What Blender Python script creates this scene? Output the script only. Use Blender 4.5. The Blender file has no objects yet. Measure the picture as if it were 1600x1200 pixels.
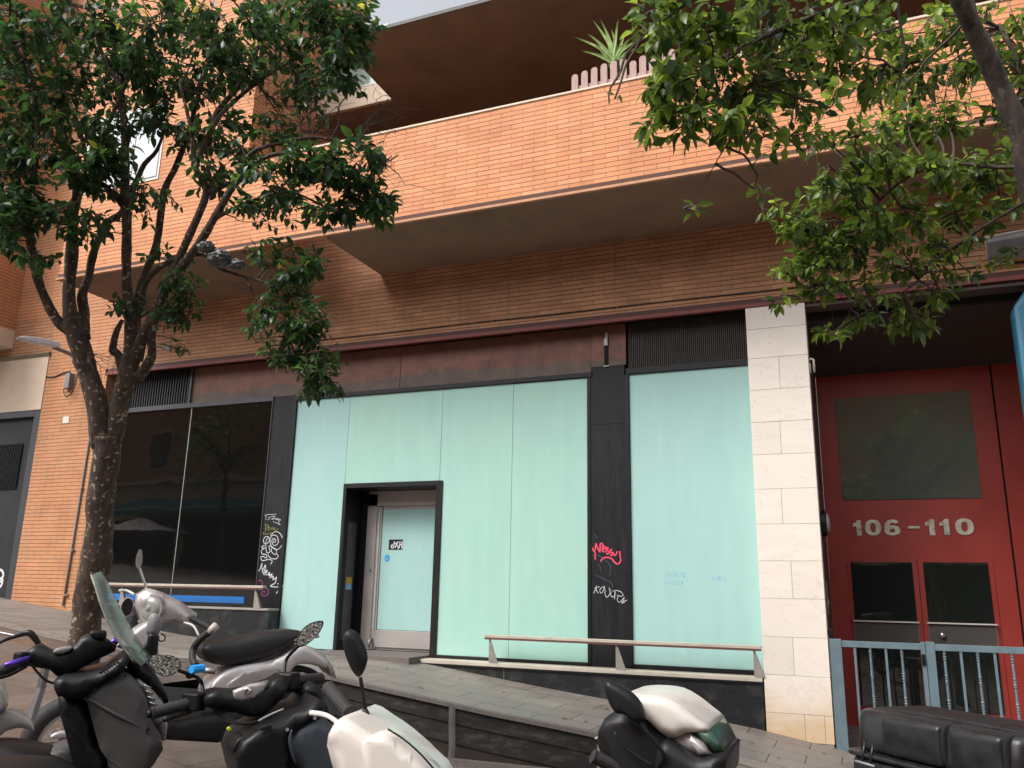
import bpy, bmesh, math, random
import numpy as np
from mathutils import Vector, Matrix, noise as mnoise
from mathutils.geometry import delaunay_2d_cdt
S = bpy.context.scene
PI = math.pi
rnd = random.Random(7)

# ------------------------------------------------------------------ camera
FPX = 1301.4
YAW, PIT, ROL = math.radians(22.500), math.radians(13.976), math.radians(1.136)
F_ = Vector((-math.sin(YAW)*math.cos(PIT), math.cos(YAW)*math.cos(PIT), math.sin(PIT)))
r_ = Vector((math.cos(YAW), math.sin(YAW), 0)); u_ = r_.cross(F_)
R_ = math.cos(ROL)*r_ + math.sin(ROL)*u_; U_ = -math.sin(ROL)*r_ + math.cos(ROL)*u_
CAM = Vector((0, -10, 0))
cam = bpy.data.objects.new('camera', bpy.data.cameras.new('camera'))
S.collection.objects.link(cam); S.camera = cam
cam.data.sensor_width = 36; cam.data.lens = FPX/1600*36; cam.data.clip_end = 400; cam.data.clip_start = .05
m = Matrix((R_, U_, -F_)).transposed().to_4x4(); m.translation = CAM; cam.matrix_world = m
# ------------------------------------------------------------------ light
SUN_EL, SUN_AZ = math.radians(48), math.radians(215)   # azimuth measured from +Y clockwise
w = bpy.data.worlds.new('World'); S.world = w; w.use_nodes = True
nt = w.node_tree; bg = nt.nodes['Background']
sky = nt.nodes.new('ShaderNodeTexSky'); sky.sky_type = 'NISHITA'; sky.sun_disc = False
sky.sun_elevation = SUN_EL; sky.sun_rotation = SUN_AZ; sky.air_density = 1.0; sky.dust_density = 4; sky.ozone_density = 1
hs = nt.nodes.new('ShaderNodeHueSaturation'); hs.inputs['Saturation'].default_value = .22; hs.inputs['Value'].default_value = 1.15
nt.links.new(sky.outputs[0], hs.inputs['Color']); nt.links.new(hs.outputs[0], bg.inputs[0]); bg.inputs[1].default_value = .14
sl = bpy.data.lights.new('sun', 'SUN'); sl.energy = 1.4; sl.angle = math.radians(22); sl.color = (1, .95, .88)
so = bpy.data.objects.new('sun', sl); S.collection.objects.link(so)
sd = Vector((math.sin(SUN_AZ)*math.cos(SUN_EL), math.cos(SUN_AZ)*math.cos(SUN_EL), math.sin(SUN_EL)))
so.rotation_euler = sd.to_track_quat('Z', 'Y').to_euler(); so.location = (-6, -14, 12)
S.view_settings.view_transform = 'Standard'; S.view_settings.look = 'None'
S.view_settings.exposure = .76; S.view_settings.gamma = 1
S.render.engine = 'CYCLES'

# ------------------------------------------------------------------ measuring helpers
def ray(px, py): return R_*((px-800)/FPX) - U_*((py-600)/FPX) + F_
def W(px, py, t): return CAM + ray(px, py)*t
def PY(px, py, y):
    r = ray(px, py); return CAM + r*((y+10)/r.y)
def gz(x, y=0):                                             # slope of the street
    k = [(-60, 3.2), (-20, .3), (-14, -.2), (-12.8, -.318), (-11.7, -.44), (-9.7, -.683), (-9, -.748), (-7.52, -.829), (-6.3, -.87), (-5.4, -.908), (-4.7, -.996),
         (-4.06, -1.074), (-3.44, -1.15), (-2.84, -1.211), (-2.03, -1.303), (-1.09, -1.415), (-.39, -1.54), (2, -1.90), (8, -2.7), (60, -8)]
    for (a, b), (c, d) in zip(k, k[1:]):
        if x <= c: return b+(d-b)*(max(x, a)-a)/(c-a)+.008*max(y, -2)
    return -8

# ------------------------------------------------------------------ object helpers
def props(o, label=None, cat=None, group=None, kind=None):
    if label: o['label'] = label
    if cat: o['category'] = cat
    if group: o['group'] = group
    if kind: o['kind'] = kind
    return o
def thing(name, loc, label, cat, group=None):
    o = bpy.data.objects.new(name, None); S.collection.objects.link(o); o.location = loc; o.empty_display_size = .1
    return props(o, label, cat, group)
def wloc(o):
    v = Vector((0, 0, 0))
    while o: v += o.location; o = o.parent
    return v
def obj(name, bm, mat, parent=None, smooth=False, bevel=0, label=None, kind=None, uv=True, sub=0, origin=None):
    me = bpy.data.meshes.new(name)
    if isinstance(bm, bmesh.types.BMesh):
        bmesh.ops.recalc_face_normals(bm, faces=bm.faces); bm.normal_update()
        if uv:
            L = bm.loops.layers.uv.new('UVMap')
            for f in bm.faces:
                n = f.normal; a = (abs(n.x), abs(n.y), abs(n.z)); k = a.index(max(a))
                for l in f.loops:
                    c = l.vert.co
                    l[L].uv = (c.y, c.z) if k == 0 else ((c.x, c.z) if k == 1 else (c.x, c.y))
        bm.to_mesh(me); bm.free()
    else: me = bm
    base = wloc(parent) if parent else (Vector(origin) if origin else Vector((0, 0, 0)))
    if base.length: me.transform(Matrix.Translation(-base))
    for mm in (mat if isinstance(mat, (list, tuple)) else [mat]): me.materials.append(mm)
    o = bpy.data.objects.new(name, me); S.collection.objects.link(o); o.parent = parent
    if origin and not parent: o.location = origin
    if smooth: me.shade_smooth()
    if bevel:
        b = o.modifiers.new('bevel', 'BEVEL'); b.width = bevel; b.segments = 2; b.limit_method = 'ANGLE'; b.angle_limit = .6
        if not smooth: b.harden_normals = False
    if sub:
        s = o.modifiers.new('sub', 'SUBSURF'); s.levels = s.render_levels = sub
    if label: o['label'] = label
    if kind: o['kind'] = kind
    return o
def NB(): return bmesh.new()
def box(bm, x0, x1, y0, y1, z0, z1, M=None):
    v = [bm.verts.new((x, y, z)) for x in (x0, x1) for y in (y0, y1) for z in (z0, z1)]
    if M is not None:
        for q in v: q.co = M @ q.co
    fs = []
    for i in ((0, 1, 3, 2), (4, 6, 7, 5), (0, 4, 5, 1), (2, 3, 7, 6), (0, 2, 6, 4), (1, 5, 7, 3)): fs.append(bm.faces.new([v[k] for k in i]))
    return fs
def B(x0, x1, y0, y1, z0, z1):
    bm = NB(); box(bm, x0, x1, y0, y1, z0, z1); return bm
def prism(bm, pts, d):                      # pts: list of Vector (planar), extruded by vector d
    d = Vector(d); a = [bm.verts.new(Vector(p)) for p in pts]; b = [bm.verts.new(Vector(p)+d) for p in pts]
    bm.faces.new(a); bm.faces.new(b[::-1]); n = len(pts)
    for i in range(n): bm.faces.new((a[i], b[i], b[(i+1) % n], a[(i+1) % n]))
def tube(bm, pts, rad, n=8, cap=True, flat=1.0, jit=0):
    pts = [Vector(p) for p in pts]
    if not isinstance(rad, (list, tuple)): rad = [rad]*len(pts)
    rings = []; ref = None
    for i, p in enumerate(pts):
        t = (pts[min(i+1, len(pts)-1)]-pts[max(i-1, 0)])
        if t.length < 1e-9: t = Vector((0, 0, 1))
        t.normalize()
        if ref is None: ref = t.orthogonal().normalized()
        a = (ref - t*ref.dot(t)); a = a.normalized() if a.length > 1e-6 else t.orthogonal().normalized()
        ref = a; b = t.cross(a); ring = []
        for k in range(n):
            th = 2*PI*k/n; q = a*math.cos(th)+b*math.sin(th)*flat; rr = rad[i]
            if jit: rr *= 1+jit*mnoise.noise((p+q*rad[i])*5)+jit*.6*mnoise.noise((p+q*rad[i])*17)
            ring.append(bm.verts.new(p+q*rr))
        rings.append(ring)
    for A, C in zip(rings, rings[1:]):
        for k in range(n): bm.faces.new((A[k], A[(k+1) % n], C[(k+1) % n], C[k]))
    if cap: bm.faces.new(rings[0][::-1]); bm.faces.new(rings[-1])
def smoothpath(pts, sub=4):                 # Catmull-Rom on tuples of any length
    P = [np.array(p, float) for p in pts]; out = []
    for i in range(len(P)-1):
        p0 = P[max(i-1, 0)]; p1 = P[i]; p2 = P[i+1]; p3 = P[min(i+2, len(P)-1)]
        for k in range(sub):
            t = k/sub
            out.append(.5*((2*p1)+(-p0+p2)*t+(2*p0-5*p1+4*p2-p3)*t*t+(-p0+3*p1-3*p2+p3)*t**3))
    out.append(P[-1]); return out
def closed(pts, sub=4):
    P = [np.array(p, float) for p in pts]; n = len(P); out = []
    for i in range(n):
        p0, p1, p2, p3 = P[i-1], P[i], P[(i+1) % n], P[(i+2) % n]
        for k in range(sub):
            t = k/sub
            out.append(.5*((2*p1)+(-p0+p2)*t+(2*p0-5*p1+4*p2-p3)*t*t+(-p0+3*p1-3*p2+p3)*t**3))
    return out

# ------------------------------------------------------------------ materials
def principled(name):
    m = bpy.data.materials.new(name); m.use_nodes = True
    return m, m.node_tree, m.node_tree.nodes['Principled BSDF']
def N(nt, t, **k):
    n = nt.nodes.new('ShaderNode'+t)
    for a, b in k.items():
        if hasattr(n, a) and not a[0].isupper(): setattr(n, a, b)
    return n
def mat(name, col, rough=.5, metal=0, var=.12, scale=8, bump=0, bscale=60, coat=0, stretch=None, dirt=None, dirtscale=1.5, dirtamt=.5, rvar=.1, spec=.5, alpha=None):
    m, nt, p = principled(name)
    tc = N(nt, 'TexCoord'); mp = N(nt, 'Mapping'); nt.links.new(tc.outputs['Object'], mp.inputs[0])
    if stretch: mp.inputs['Scale'].default_value = stretch
    no = N(nt, 'TexNoise'); no.inputs['Scale'].default_value = scale; no.inputs['Detail'].default_value = 6; nt.links.new(mp.outputs[0], no.inputs[0])
    rp = N(nt, 'MapRange'); rp.inputs['To Min'].default_value = 1-var; rp.inputs['To Max'].default_value = 1+var
    rp.inputs['From Min'].default_value = .3; rp.inputs['From Max'].default_value = .7
    nt.links.new(no.outputs[0], rp.inputs[0])
    mx = N(nt, 'MixRGB', blend_type='MULTIPLY'); mx.inputs[0].default_value = 1; mx.inputs[1].default_value = (*col, 1)
    nt.links.new(rp.outputs[0], mx.inputs[2]); out = mx.outputs[0]
    if dirt:
        n2 = N(nt, 'TexNoise'); n2.inputs['Scale'].default_value = dirtscale; n2.inputs['Detail'].default_value = 8; n2.inputs['Roughness'].default_value = .65
        nt.links.new(mp.outputs[0], n2.inputs[0])
        r2 = N(nt, 'MapRange'); r2.inputs['From Min'].default_value = .5; r2.inputs['From Max'].default_value = .72; r2.inputs['To Max'].default_value = dirtamt
        nt.links.new(n2.outputs[0], r2.inputs[0])
        m2 = N(nt, 'MixRGB'); nt.links.new(r2.outputs[0], m2.inputs[0]); nt.links.new(out, m2.inputs[1]); m2.inputs[2].default_value = (*dirt, 1); out = m2.outputs[0]
    nt.links.new(out, p.inputs['Base Color'])
    rr = N(nt, 'MapRange'); rr.inputs['To Min'].default_value = max(0, rough-rvar); rr.inputs['To Max'].default_value = min(1, rough+rvar)
    nt.links.new(no.outputs[0], rr.inputs[0]); nt.links.new(rr.outputs[0], p.inputs['Roughness'])
    p.inputs['Metallic'].default_value = metal; p.inputs['Coat Weight'].default_value = coat; p.inputs['Specular IOR Level'].default_value = spec
    if bump:
        n3 = N(nt, 'TexNoise'); n3.inputs['Scale'].default_value = bscale; n3.inputs['Detail'].default_value = 5; nt.links.new(tc.outputs['Object'], n3.inputs[0])
        b = N(nt, 'Bump'); b.inputs['Strength'].default_value = bump; b.inputs['Distance'].default_value = .01
        nt.links.new(n3.outputs[0], b.inputs['Height']); nt.links.new(b.outputs[0], p.inputs['Normal'])
    return m
def brickmat(name, c1, c2, c3, mortar=(.19, .078, .042)):
    m, nt, p = principled(name); L = nt.links.new
    uv = N(nt, 'TexCoord')
    # a slightly wavy wall so that courses are not ruler-straight
    wn = N(nt, 'TexNoise'); wn.inputs['Scale'].default_value = 1.3; L(uv.outputs['UV'], wn.inputs[0])
    sc = N(nt, 'VectorMath', operation='SCALE'); sc.inputs['Scale'].default_value = .012; L(wn.outputs['Color'], sc.inputs[0])
    ad = N(nt, 'VectorMath', operation='ADD'); L(uv.outputs['UV'], ad.inputs[0]); L(sc.outputs[0], ad.inputs[1])
    br = N(nt, 'TexBrick'); br.inputs['Scale'].default_value = 1; br.inputs['Brick Width'].default_value = .30; br.inputs['Row Height'].default_value = .0625
    br.inputs['Mortar Size'].default_value = .0052; br.inputs['Mortar Smooth'].default_value = .35; br.inputs['Bias'].default_value = -.1
    br.inputs['Color1'].default_value = (*c1, 1); br.inputs['Color2'].default_value = (*c2, 1); br.inputs['Mortar'].default_value = (*mortar, 1)
    L(ad.outputs[0], br.inputs['Vector'])
    sxy = N(nt, 'SeparateXYZ'); L(ad.outputs[0], sxy.inputs[0]); dv = N(nt, 'Math', operation='DIVIDE'); dv.inputs[1].default_value = .0625; L(sxy.outputs[1], dv.inputs[0])
    fr_ = N(nt, 'Math', operation='FRACT'); L(dv.outputs[0], fr_.inputs[0]); pp = N(nt, 'Math', operation='PINGPONG'); pp.inputs[1].default_value = .5; L(fr_.outputs[0], pp.inputs[0])
    hm = N(nt, 'MapRange'); hm.inputs['From Min'].default_value = .085; hm.inputs['From Max'].default_value = .11; hm.inputs['To Min'].default_value = 1; hm.inputs['To Max'].default_value = 0; L(pp.outputs[0], hm.inputs[0])
    mc = N(nt, 'MixRGB'); mc.inputs[1].default_value = (c1[0]*.62, c1[1]*.72, c1[2]*.85, 1); mc.inputs[2].default_value = (*mortar, 1); L(hm.outputs[0], mc.inputs[0]); L(mc.outputs[0], br.inputs['Mortar'])  # level joints get the dark mortar: their shadow is put into the colour
    # per-brick second tint
    b2 = N(nt, 'TexBrick'); 
    for k in ('Scale', 'Brick Width', 'Row Height'): b2.inputs[k].default_value = br.inputs[k].default_value
    b2.inputs['Mortar Size'].default_value = 0; b2.inputs['Bias'].default_value = -.55; b2.offset = .5
    b2.inputs['Color1'].default_value = (0, 0, 0, 1); b2.inputs['Color2'].default_value = (1, 1, 1, 1)
    mp = N(nt, 'VectorMath', operation='ADD'); mp.inputs[1].default_value = (30, 12.5, 0); L(ad.outputs[0], mp.inputs[0]); L(mp.outputs[0], b2.inputs['Vector'])
    ns = N(nt, 'TexNoise'); ns.inputs['Scale'].default_value = .55; ns.inputs['Detail'].default_value = 3; L(uv.outputs['UV'], ns.inputs[0])
    mr = N(nt, 'MapRange'); mr.inputs['From Min'].default_value = .42; mr.inputs['From Max'].default_value = .68; L(ns.outputs[0], mr.inputs[0])
    mu = N(nt, 'Math', operation='MULTIPLY'); L(b2.outputs[0], mu.inputs[0]); L(mr.outputs[0], mu.inputs[1])
    mx = N(nt, 'MixRGB'); L(mu.outputs[0], mx.inputs[0]); L(br.outputs[0], mx.inputs[1]); mx.inputs[2].default_value = (*c3, 1)
    # grime and pale lime bloom
    n2 = N(nt, 'TexNoise'); n2.inputs['Scale'].default_value = 2.2; n2.inputs['Detail'].default_value = 8; L(uv.outputs['UV'], n2.inputs[0])
    r2 = N(nt, 'MapRange'); r2.inputs['From Min'].default_value = .3; r2.inputs['From Max'].default_value = .75; r2.inputs['To Min'].default_value = .84; r2.inputs['To Max'].default_value = 1.16; L(n2.outputs[0], r2.inputs[0])
    n4 = N(nt, 'TexNoise'); n4.inputs['Scale'].default_value = 90; n4.inputs['Detail'].default_value = 3; L(uv.outputs['UV'], n4.inputs[0])
    r4 = N(nt, 'MapRange'); r4.inputs['To Min'].default_value = .86; r4.inputs['To Max'].default_value = 1.14; L(n4.outputs[0], r4.inputs[0])
    mm = N(nt, 'Math', operation='MULTIPLY'); L(r2.outputs[0], mm.inputs[0]); L(r4.outputs[0], mm.inputs[1])
    m3 = N(nt, 'MixRGB', blend_type='MULTIPLY'); m3.inputs[0].default_value = 1; L(mx.outputs[0], m3.inputs[1]); L(mm.outputs[0], m3.inputs[2])
    sm_ = N(nt, 'Mapping'); sm_.inputs['Scale'].default_value = (3.2, .35, 1); L(uv.outputs['UV'], sm_.inputs[0]); ss = N(nt, 'TexNoise'); ss.inputs['Scale'].default_value = 1.6; ss.inputs['Detail'].default_value = 7; ss.inputs['Roughness'].default_value = .7; L(sm_.outputs[0], ss.inputs[0])
    sr = N(nt, 'MapRange'); sr.inputs['From Min'].default_value = .56; sr.inputs['From Max'].default_value = .76; sr.inputs['To Max'].default_value = .42; L(ss.outputs[0], sr.inputs[0])
    m4 = N(nt, 'MixRGB'); L(sr.outputs[0], m4.inputs[0]); L(m3.outputs[0], m4.inputs[1]); m4.inputs[2].default_value = (c3[0]*.7, c3[1]*.8, c3[2], 1)
    L(m4.outputs[0], p.inputs['Base Color']); p.inputs['Roughness'].default_value = .75
    sub = N(nt, 'Math', operation='MULTIPLY_ADD'); sub.inputs[1].default_value = -1; sub.inputs[2].default_value = 1; L(br.outputs['Fac'], sub.inputs[0])
    a2 = N(nt, 'Math', operation='MULTIPLY_ADD'); a2.inputs[1].default_value = .12; L(n4.outputs[0], a2.inputs[0]); L(sub.outputs[0], a2.inputs[2])
    bp = N(nt, 'Bump'); bp.inputs['Strength'].default_value = .8; bp.inputs['Distance'].default_value = .007; L(a2.outputs[0], bp.inputs['Height']); L(bp.outputs[0], p.inputs['Normal'])
    return m
M = {}
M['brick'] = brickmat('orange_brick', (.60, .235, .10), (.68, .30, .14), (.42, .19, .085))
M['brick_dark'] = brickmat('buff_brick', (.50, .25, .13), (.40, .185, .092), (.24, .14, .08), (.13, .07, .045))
M['brick_left'] = brickmat('mottled_brick', (.54, .235, .11), (.52, .26, .125), (.34, .21, .11))
M['plaster'] = mat('brown_render', (.25, .15, .10), .85, var=.10, scale=2.5, bump=.15, dirt=(.15, .09, .062), dirtamt=.6)
M['beige'] = mat('beige_stone', (.62, .49, .38), .8, var=.05, bump=.1, dirt=(.5, .4, .3), dirtamt=.3)
M['coping'] = mat('pale_coping', (.62, .50, .38), .7, var=.1)
M['redpaint'] = mat('oxide_red_paint', (.32, .036, .026), .45, var=.12, scale=3, dirt=(.20, .03, .025), dirtamt=.5, rvar=.08)
M['redbeam'] = mat('red_steel', (.20, .040, .035), .55, var=.2, scale=5, dirt=(.08, .03, .03), dirtamt=.6)
M['black'] = mat('black_steel_cladding', (.009, .010, .012), .5, var=.4, scale=3, stretch=(6, 6, .7), dirt=(.035, .032, .032), dirtscale=2.2, dirtamt=.4, spec=.3)
M['blackfr'] = mat('black_frame_metal', (.009, .009, .011), .45, var=.2, spec=.35)
M['granite'] = mat('black_granite', (.012, .013, .015), .45, var=.5, scale=40, dirt=(.09, .085, .08), dirtscale=3.2, dirtamt=.6, spec=.35)
M['dark'] = mat('dark_void', (.006, .006, .006), .9, var=.1)
M['alu'] = mat('aluminium', (.43, .40, .385), .42, .3, var=.08, scale=4, dirt=(.3, .26, .24), dirtamt=.35)
M['sill'] = mat('cream_sill', (.48, .43, .36), .6, var=.15, scale=6, dirt=(.3, .25, .2), dirtamt=.5)
M['white'] = mat('off_white_paint', (.62, .58, .54), .5, var=.1)
M['bracket'] = mat('grey_bracket', (.25, .23, .20), .6, var=.15)
M['gate'] = mat('grey_blue_paint', (.125, .18, .21), .4, var=.1, scale=10, dirt=(.12, .15, .17), dirtamt=.4)
M['bluecol'] = mat('blue_paint', (.035, .17, .27), .4, var=.08)
M['bluestripe'] = mat('blue_strip', (.02, .17, .52), .4, var=.05)
M['steel'] = mat('worn_steel', (.30, .29, .28), .45, .6, var=.15)
M['digit'] = mat('brushed_steel_digit', (.62, .60, .50), .3, .35, var=.25, scale=14)
M['rust'] = mat('brown_speckled_board', (.026, .017, .014), .85, var=.45, scale=40, bump=.4, dirt=(.09, .058, .045), dirtscale=9, dirtamt=.5)
M['board'] = mat('dark_stained_board', (.009, .008, .0075), .75, var=.35, scale=6, stretch=(1, 1, 3), bump=.3, dirt=(.13, .10, .075), dirtscale=4.5, dirtamt=.5)
M['wood'] = mat('weathered_wood', (.38, .26, .23), .8, var=.2, scale=14, stretch=(4, 4, .6), bump=.3)
M['plastic'] = mat('black_plastic', (.008, .008, .009), .42, spec=.3, var=.25, scale=12, bump=.12, bscale=500, rvar=.12)
M['plastic2'] = mat('satin_black_plastic', (.010, .010, .011), .40, var=.3, scale=9, bump=.05, bscale=400, spec=.28)
M['rubber'] = mat('rubber', (.018, .017, .017), .7, var=.3, bump=.2)
M['greypanel'] = mat('graphite_paint', (.085, .080, .080), .55, var=.08, scale=3)
M['bluegrey'] = mat('slate_blue_paint', (.045, .055, .070), .42, var=.10, scale=4, coat=.15)
M['silver'] = mat('silver_paint', (.58, .54, .54), .33, .45, var=.05, scale=4, coat=.5)
M['silver2'] = mat('silver_grey_paint', (.36, .335, .33), .4, .35, var=.05, coat=.3)
M['whitep'] = mat('cream_white_paint', (.66, .61, .56), .3, var=.03, coat=.5)
M['whitedirt'] = mat('dirty_white_shell', (.60, .57, .53), .4, var=.05, coat=.3, dirt=(.42, .27, .15), dirtscale=14, dirtamt=.45)
M['greenp'] = mat('dark_green_paint', (.025, .075, .048), .35, coat=.4)
M['purple'] = mat('violet_anodised', (.16, .07, .55), .3, .7)
M['cyan'] = mat('sky_blue_tape', (.02, .33, .85), .5)
M['yellow'] = mat('lime_yellow', (.6, .7, .03), .5)
M['chrome'] = mat('chrome', (.7, .69, .68), .15, 1, var=.05)
M['redlens'] = mat('red_lens', (.25, .01, .012), .2, coat=.6)
M['seat'] = mat('black_vinyl', (.012, .012, .012), .42, var=.15, bump=.2, bscale=250)
M['screen'] = None
M['bag'] = mat('grey_plastic_bag', (.11, .11, .115), .35, var=.3)
M['bagw'] = mat('pale_plastic_bag', (.45, .40, .36), .4)
M['yucca'] = mat('yucca_leaf', (.20, .30, .08), .5, var=.25, scale=20)
M['cable'] = mat('black_cable', (.02, .02, .02), .6)
M['lampgrey'] = mat('lamp_grey', (.22, .21, .22), .5)
M['pinkg'] = mat('pink_spray', (.75, .06, .13), .6); M['whiteg'] = mat('white_spray', (.62, .62, .66), .6, var=.2)
M['violetg'] = mat('violet_marker', (.12, .10, .22), .6); M['yellowg'] = mat('olive_marker', (.28, .30, .06), .6); M['magg'] = mat('magenta_marker', (.38, .05, .20), .6)
M['faintblue'] = mat('faded_blue_marker', (.20, .47, .64), .6, var=.2)
M['sky_sticker'] = mat('blue_sticker', (.03, .32, .62), .5, var=.3, scale=60); M['amber'] = mat('amber_sticker', (.60, .36, .03), .5, var=.4, scale=80)
M['lblue'] = mat('light_blue_sticker', (.25, .52, .72), .5)
M['silverjoint'] = mat('grimy_joint', (.20, .23, .20), .8)
def glassmat(name, col, rough=.03, spec=.5):
    m, nt, p = principled(name); p.inputs['Base Color'].default_value = (*col, 1); p.inputs['Roughness'].default_value = rough; p.inputs['Specular IOR Level'].default_value = spec
    no = N(nt, 'TexNoise'); no.inputs['Scale'].default_value = 1.6; tc = N(nt, 'TexCoord'); nt.links.new(tc.outputs['Object'], no.inputs[0])
    b = N(nt, 'Bump'); b.inputs['Strength'].default_value = .10; b.inputs['Distance'].default_value = .02; nt.links.new(no.outputs[0], b.inputs['Height']); nt.links.new(b.outputs[0], p.inputs['Normal'])
    return m
M['glass'] = glassmat('dark_shop_glass', (.005, .005, .005), .02, .5)
M['glass2'] = glassmat('entrance_glass', (.014, .017, .015), .02, 1.0)
M['glass3'] = glassmat('transom_glass', (.085, .100, .088), .03, 1.0)  # base colour lifted to paint in a pale grey-green reflection
M['lens'] = glassmat('lamp_lens', (.30, .30, .28), .12, 1)
def clear(name, col, a):
    m, nt, p = principled(name); p.inputs['Base Color'].default_value = (*col, 1); p.inputs['Roughness'].default_value = .15; p.inputs['Alpha'].default_value = a; p.inputs['Roughness'].default_value = .08
    return m
M['screen'] = clear('tinted_windscreen', (.20, .26, .23), .40)
M['clearp'] = clear('clear_plate', (.22, .20, .19), .24)
def mirrormat():
    m, nt, p = principled('wet_mirror'); tc = N(nt, 'TexCoord')
    vo = N(nt, 'TexVoronoi'); vo.inputs['Scale'].default_value = 170; nt.links.new(tc.outputs['Object'], vo.inputs[0])
    no = N(nt, 'TexNoise'); no.inputs['Scale'].default_value = 130; nt.links.new(tc.outputs['Object'], no.inputs[0])
    cr = N(nt, 'ValToRGB'); cr.color_ramp.elements[0].position = .3; cr.color_ramp.elements[0].color = (.05, .055, .045, 1)
    cr.color_ramp.elements[1].position = .7; cr.color_ramp.elements[1].color = (.85, .86, .8, 1); nt.links.new(no.outputs[0], cr.inputs[0])
    nt.links.new(cr.outputs[0], p.inputs['Base Color']); p.inputs['Metallic'].default_value = .8; p.inputs['Roughness'].default_value = .3
    b = N(nt, 'Bump'); b.inputs['Strength'].default_value = 1; b.inputs['Distance'].default_value = .004; nt.links.new(vo.outputs[0], b.inputs['Height']); nt.links.new(b.outputs[0], p.inputs['Normal'])
    return m
M['mirror'] = mirrormat()
def tealmat(name, c):
    m, nt, p = principled(name); L = nt.links.new; tc = N(nt, 'TexCoord'); mp = N(nt, 'Mapping'); mp.inputs['Scale'].default_value = (3.2, 1, .5); L(tc.outputs['Object'], mp.inputs[0])
    a = N(nt, 'TexNoise'); a.inputs['Scale'].default_value = 2.4; a.inputs['Detail'].default_value = 7; L(mp.outputs[0], a.inputs[0])
    b = N(nt, 'TexNoise'); b.inputs['Scale'].default_value = 1.1; b.inputs['Detail'].default_value = 5; L(tc.outputs['Object'], b.inputs[0])
    ra = N(nt, 'MapRange'); ra.inputs['From Min'].default_value = .3; ra.inputs['From Max'].default_value = .7; ra.inputs['To Min'].default_value = .965; ra.inputs['To Max'].default_value = 1.03; L(a.outputs[0], ra.inputs[0])
    rb = N(nt, 'MapRange'); rb.inputs['From Min'].default_value = .3; rb.inputs['From Max'].default_value = .7; L(b.outputs[0], rb.inputs[0])
    mx = N(nt, 'MixRGB'); L(rb.outputs[0], mx.inputs[0]); mx.inputs[1].default_value = (*c, 1); mx.inputs[2].default_value = (c[0]*.93, c[1]*.975, c[2]*1.0, 1)
    mu = N(nt, 'MixRGB', blend_type='MULTIPLY'); mu.inputs[0].default_value = 1; L(mx.outputs[0], mu.inputs[1]); L(ra.outputs[0], mu.inputs[2])
    # sparse scuffs
    s = N(nt, 'TexNoise'); s.inputs['Scale'].default_value = 9; s.inputs['Detail'].default_value = 10; s.inputs['Roughness'].default_value = .7; L(tc.outputs['Object'], s.inputs[0])
    rs = N(nt, 'MapRange'); rs.inputs['From Min'].default_value = .66; rs.inputs['From Max'].default_value = .74; rs.inputs['To Max'].default_value = .35; L(s.outputs[0], rs.inputs[0])
    m2 = N(nt, 'MixRGB'); L(rs.outputs[0], m2.inputs[0]); L(mu.outputs[0], m2.inputs[1]); m2.inputs[2].default_value = (.36, .46, .40, 1)
    L(m2.outputs[0], p.inputs['Base Color']); p.inputs['Roughness'].default_value = .5; p.inputs['Specular IOR Level'].default_value = .35
    return m
M['teal'] = tealmat('mint_painted_glass', (.375, .605, .525))
M['tealblue'] = tealmat('aqua_painted_glass', (.375, .59, .555))
def fasciamat():            # rust brown fascia with an uneven greyed lower zone where an old sign was
    m, nt, p = principled('faded_red_fascia'); L = nt.links.new; tc = N(nt, 'TexCoord'); sx = N(nt, 'SeparateXYZ'); L(tc.outputs['Object'], sx.inputs[0])
    n = N(nt, 'TexNoise'); n.inputs['Scale'].default_value = 4; n.inputs['Detail'].default_value = 8; n.inputs['Roughness'].default_value = .7; L(tc.outputs['Object'], n.inputs[0])
    n1 = N(nt, 'TexNoise'); n1.inputs['Scale'].default_value = 1; n1.inputs['Detail'].default_value = 2; L(tc.outputs['Object'], n1.inputs[0])
    a = N(nt, 'Math', operation='MULTIPLY_ADD'); a.inputs[1].default_value = .30; L(n.outputs[0], a.inputs[0]); L(sx.outputs[2], a.inputs[2])
    a1 = N(nt, 'Math', operation='MULTIPLY_ADD'); a1.inputs[1].default_value = -.25; L(n1.outputs[0], a1.inputs[0]); L(a.outputs[0], a1.inputs[2])
    st = N(nt, 'MapRange'); st.inputs['From Min'].default_value = 4.03; st.inputs['From Max'].default_value = 4.04; L(a1.outputs[0], st.inputs[0])
    mx = N(nt, 'MixRGB'); L(st.outputs[0], mx.inputs[0]); mx.inputs[1].default_value = (.115, .075, .058, 1); mx.inputs[2].default_value = (.185, .070, .048, 1)
    r = N(nt, 'MapRange'); r.inputs['From Min'].default_value = .3; r.inputs['From Max'].default_value = .7; r.inputs['To Min'].default_value = .6; r.inputs['To Max'].default_value = 1.3; L(n.outputs[0], r.inputs[0])
    mu = N(nt, 'MixRGB', blend_type='MULTIPLY'); mu.inputs[0].default_value = 1; L(mx.outputs[0], mu.inputs[1]); L(r.outputs[0], mu.inputs[2])
    L(mu.outputs[0], p.inputs['Base Color']); p.inputs['Roughness'].default_value = .55
    return m
M['fascia'] = fasciamat()
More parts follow.
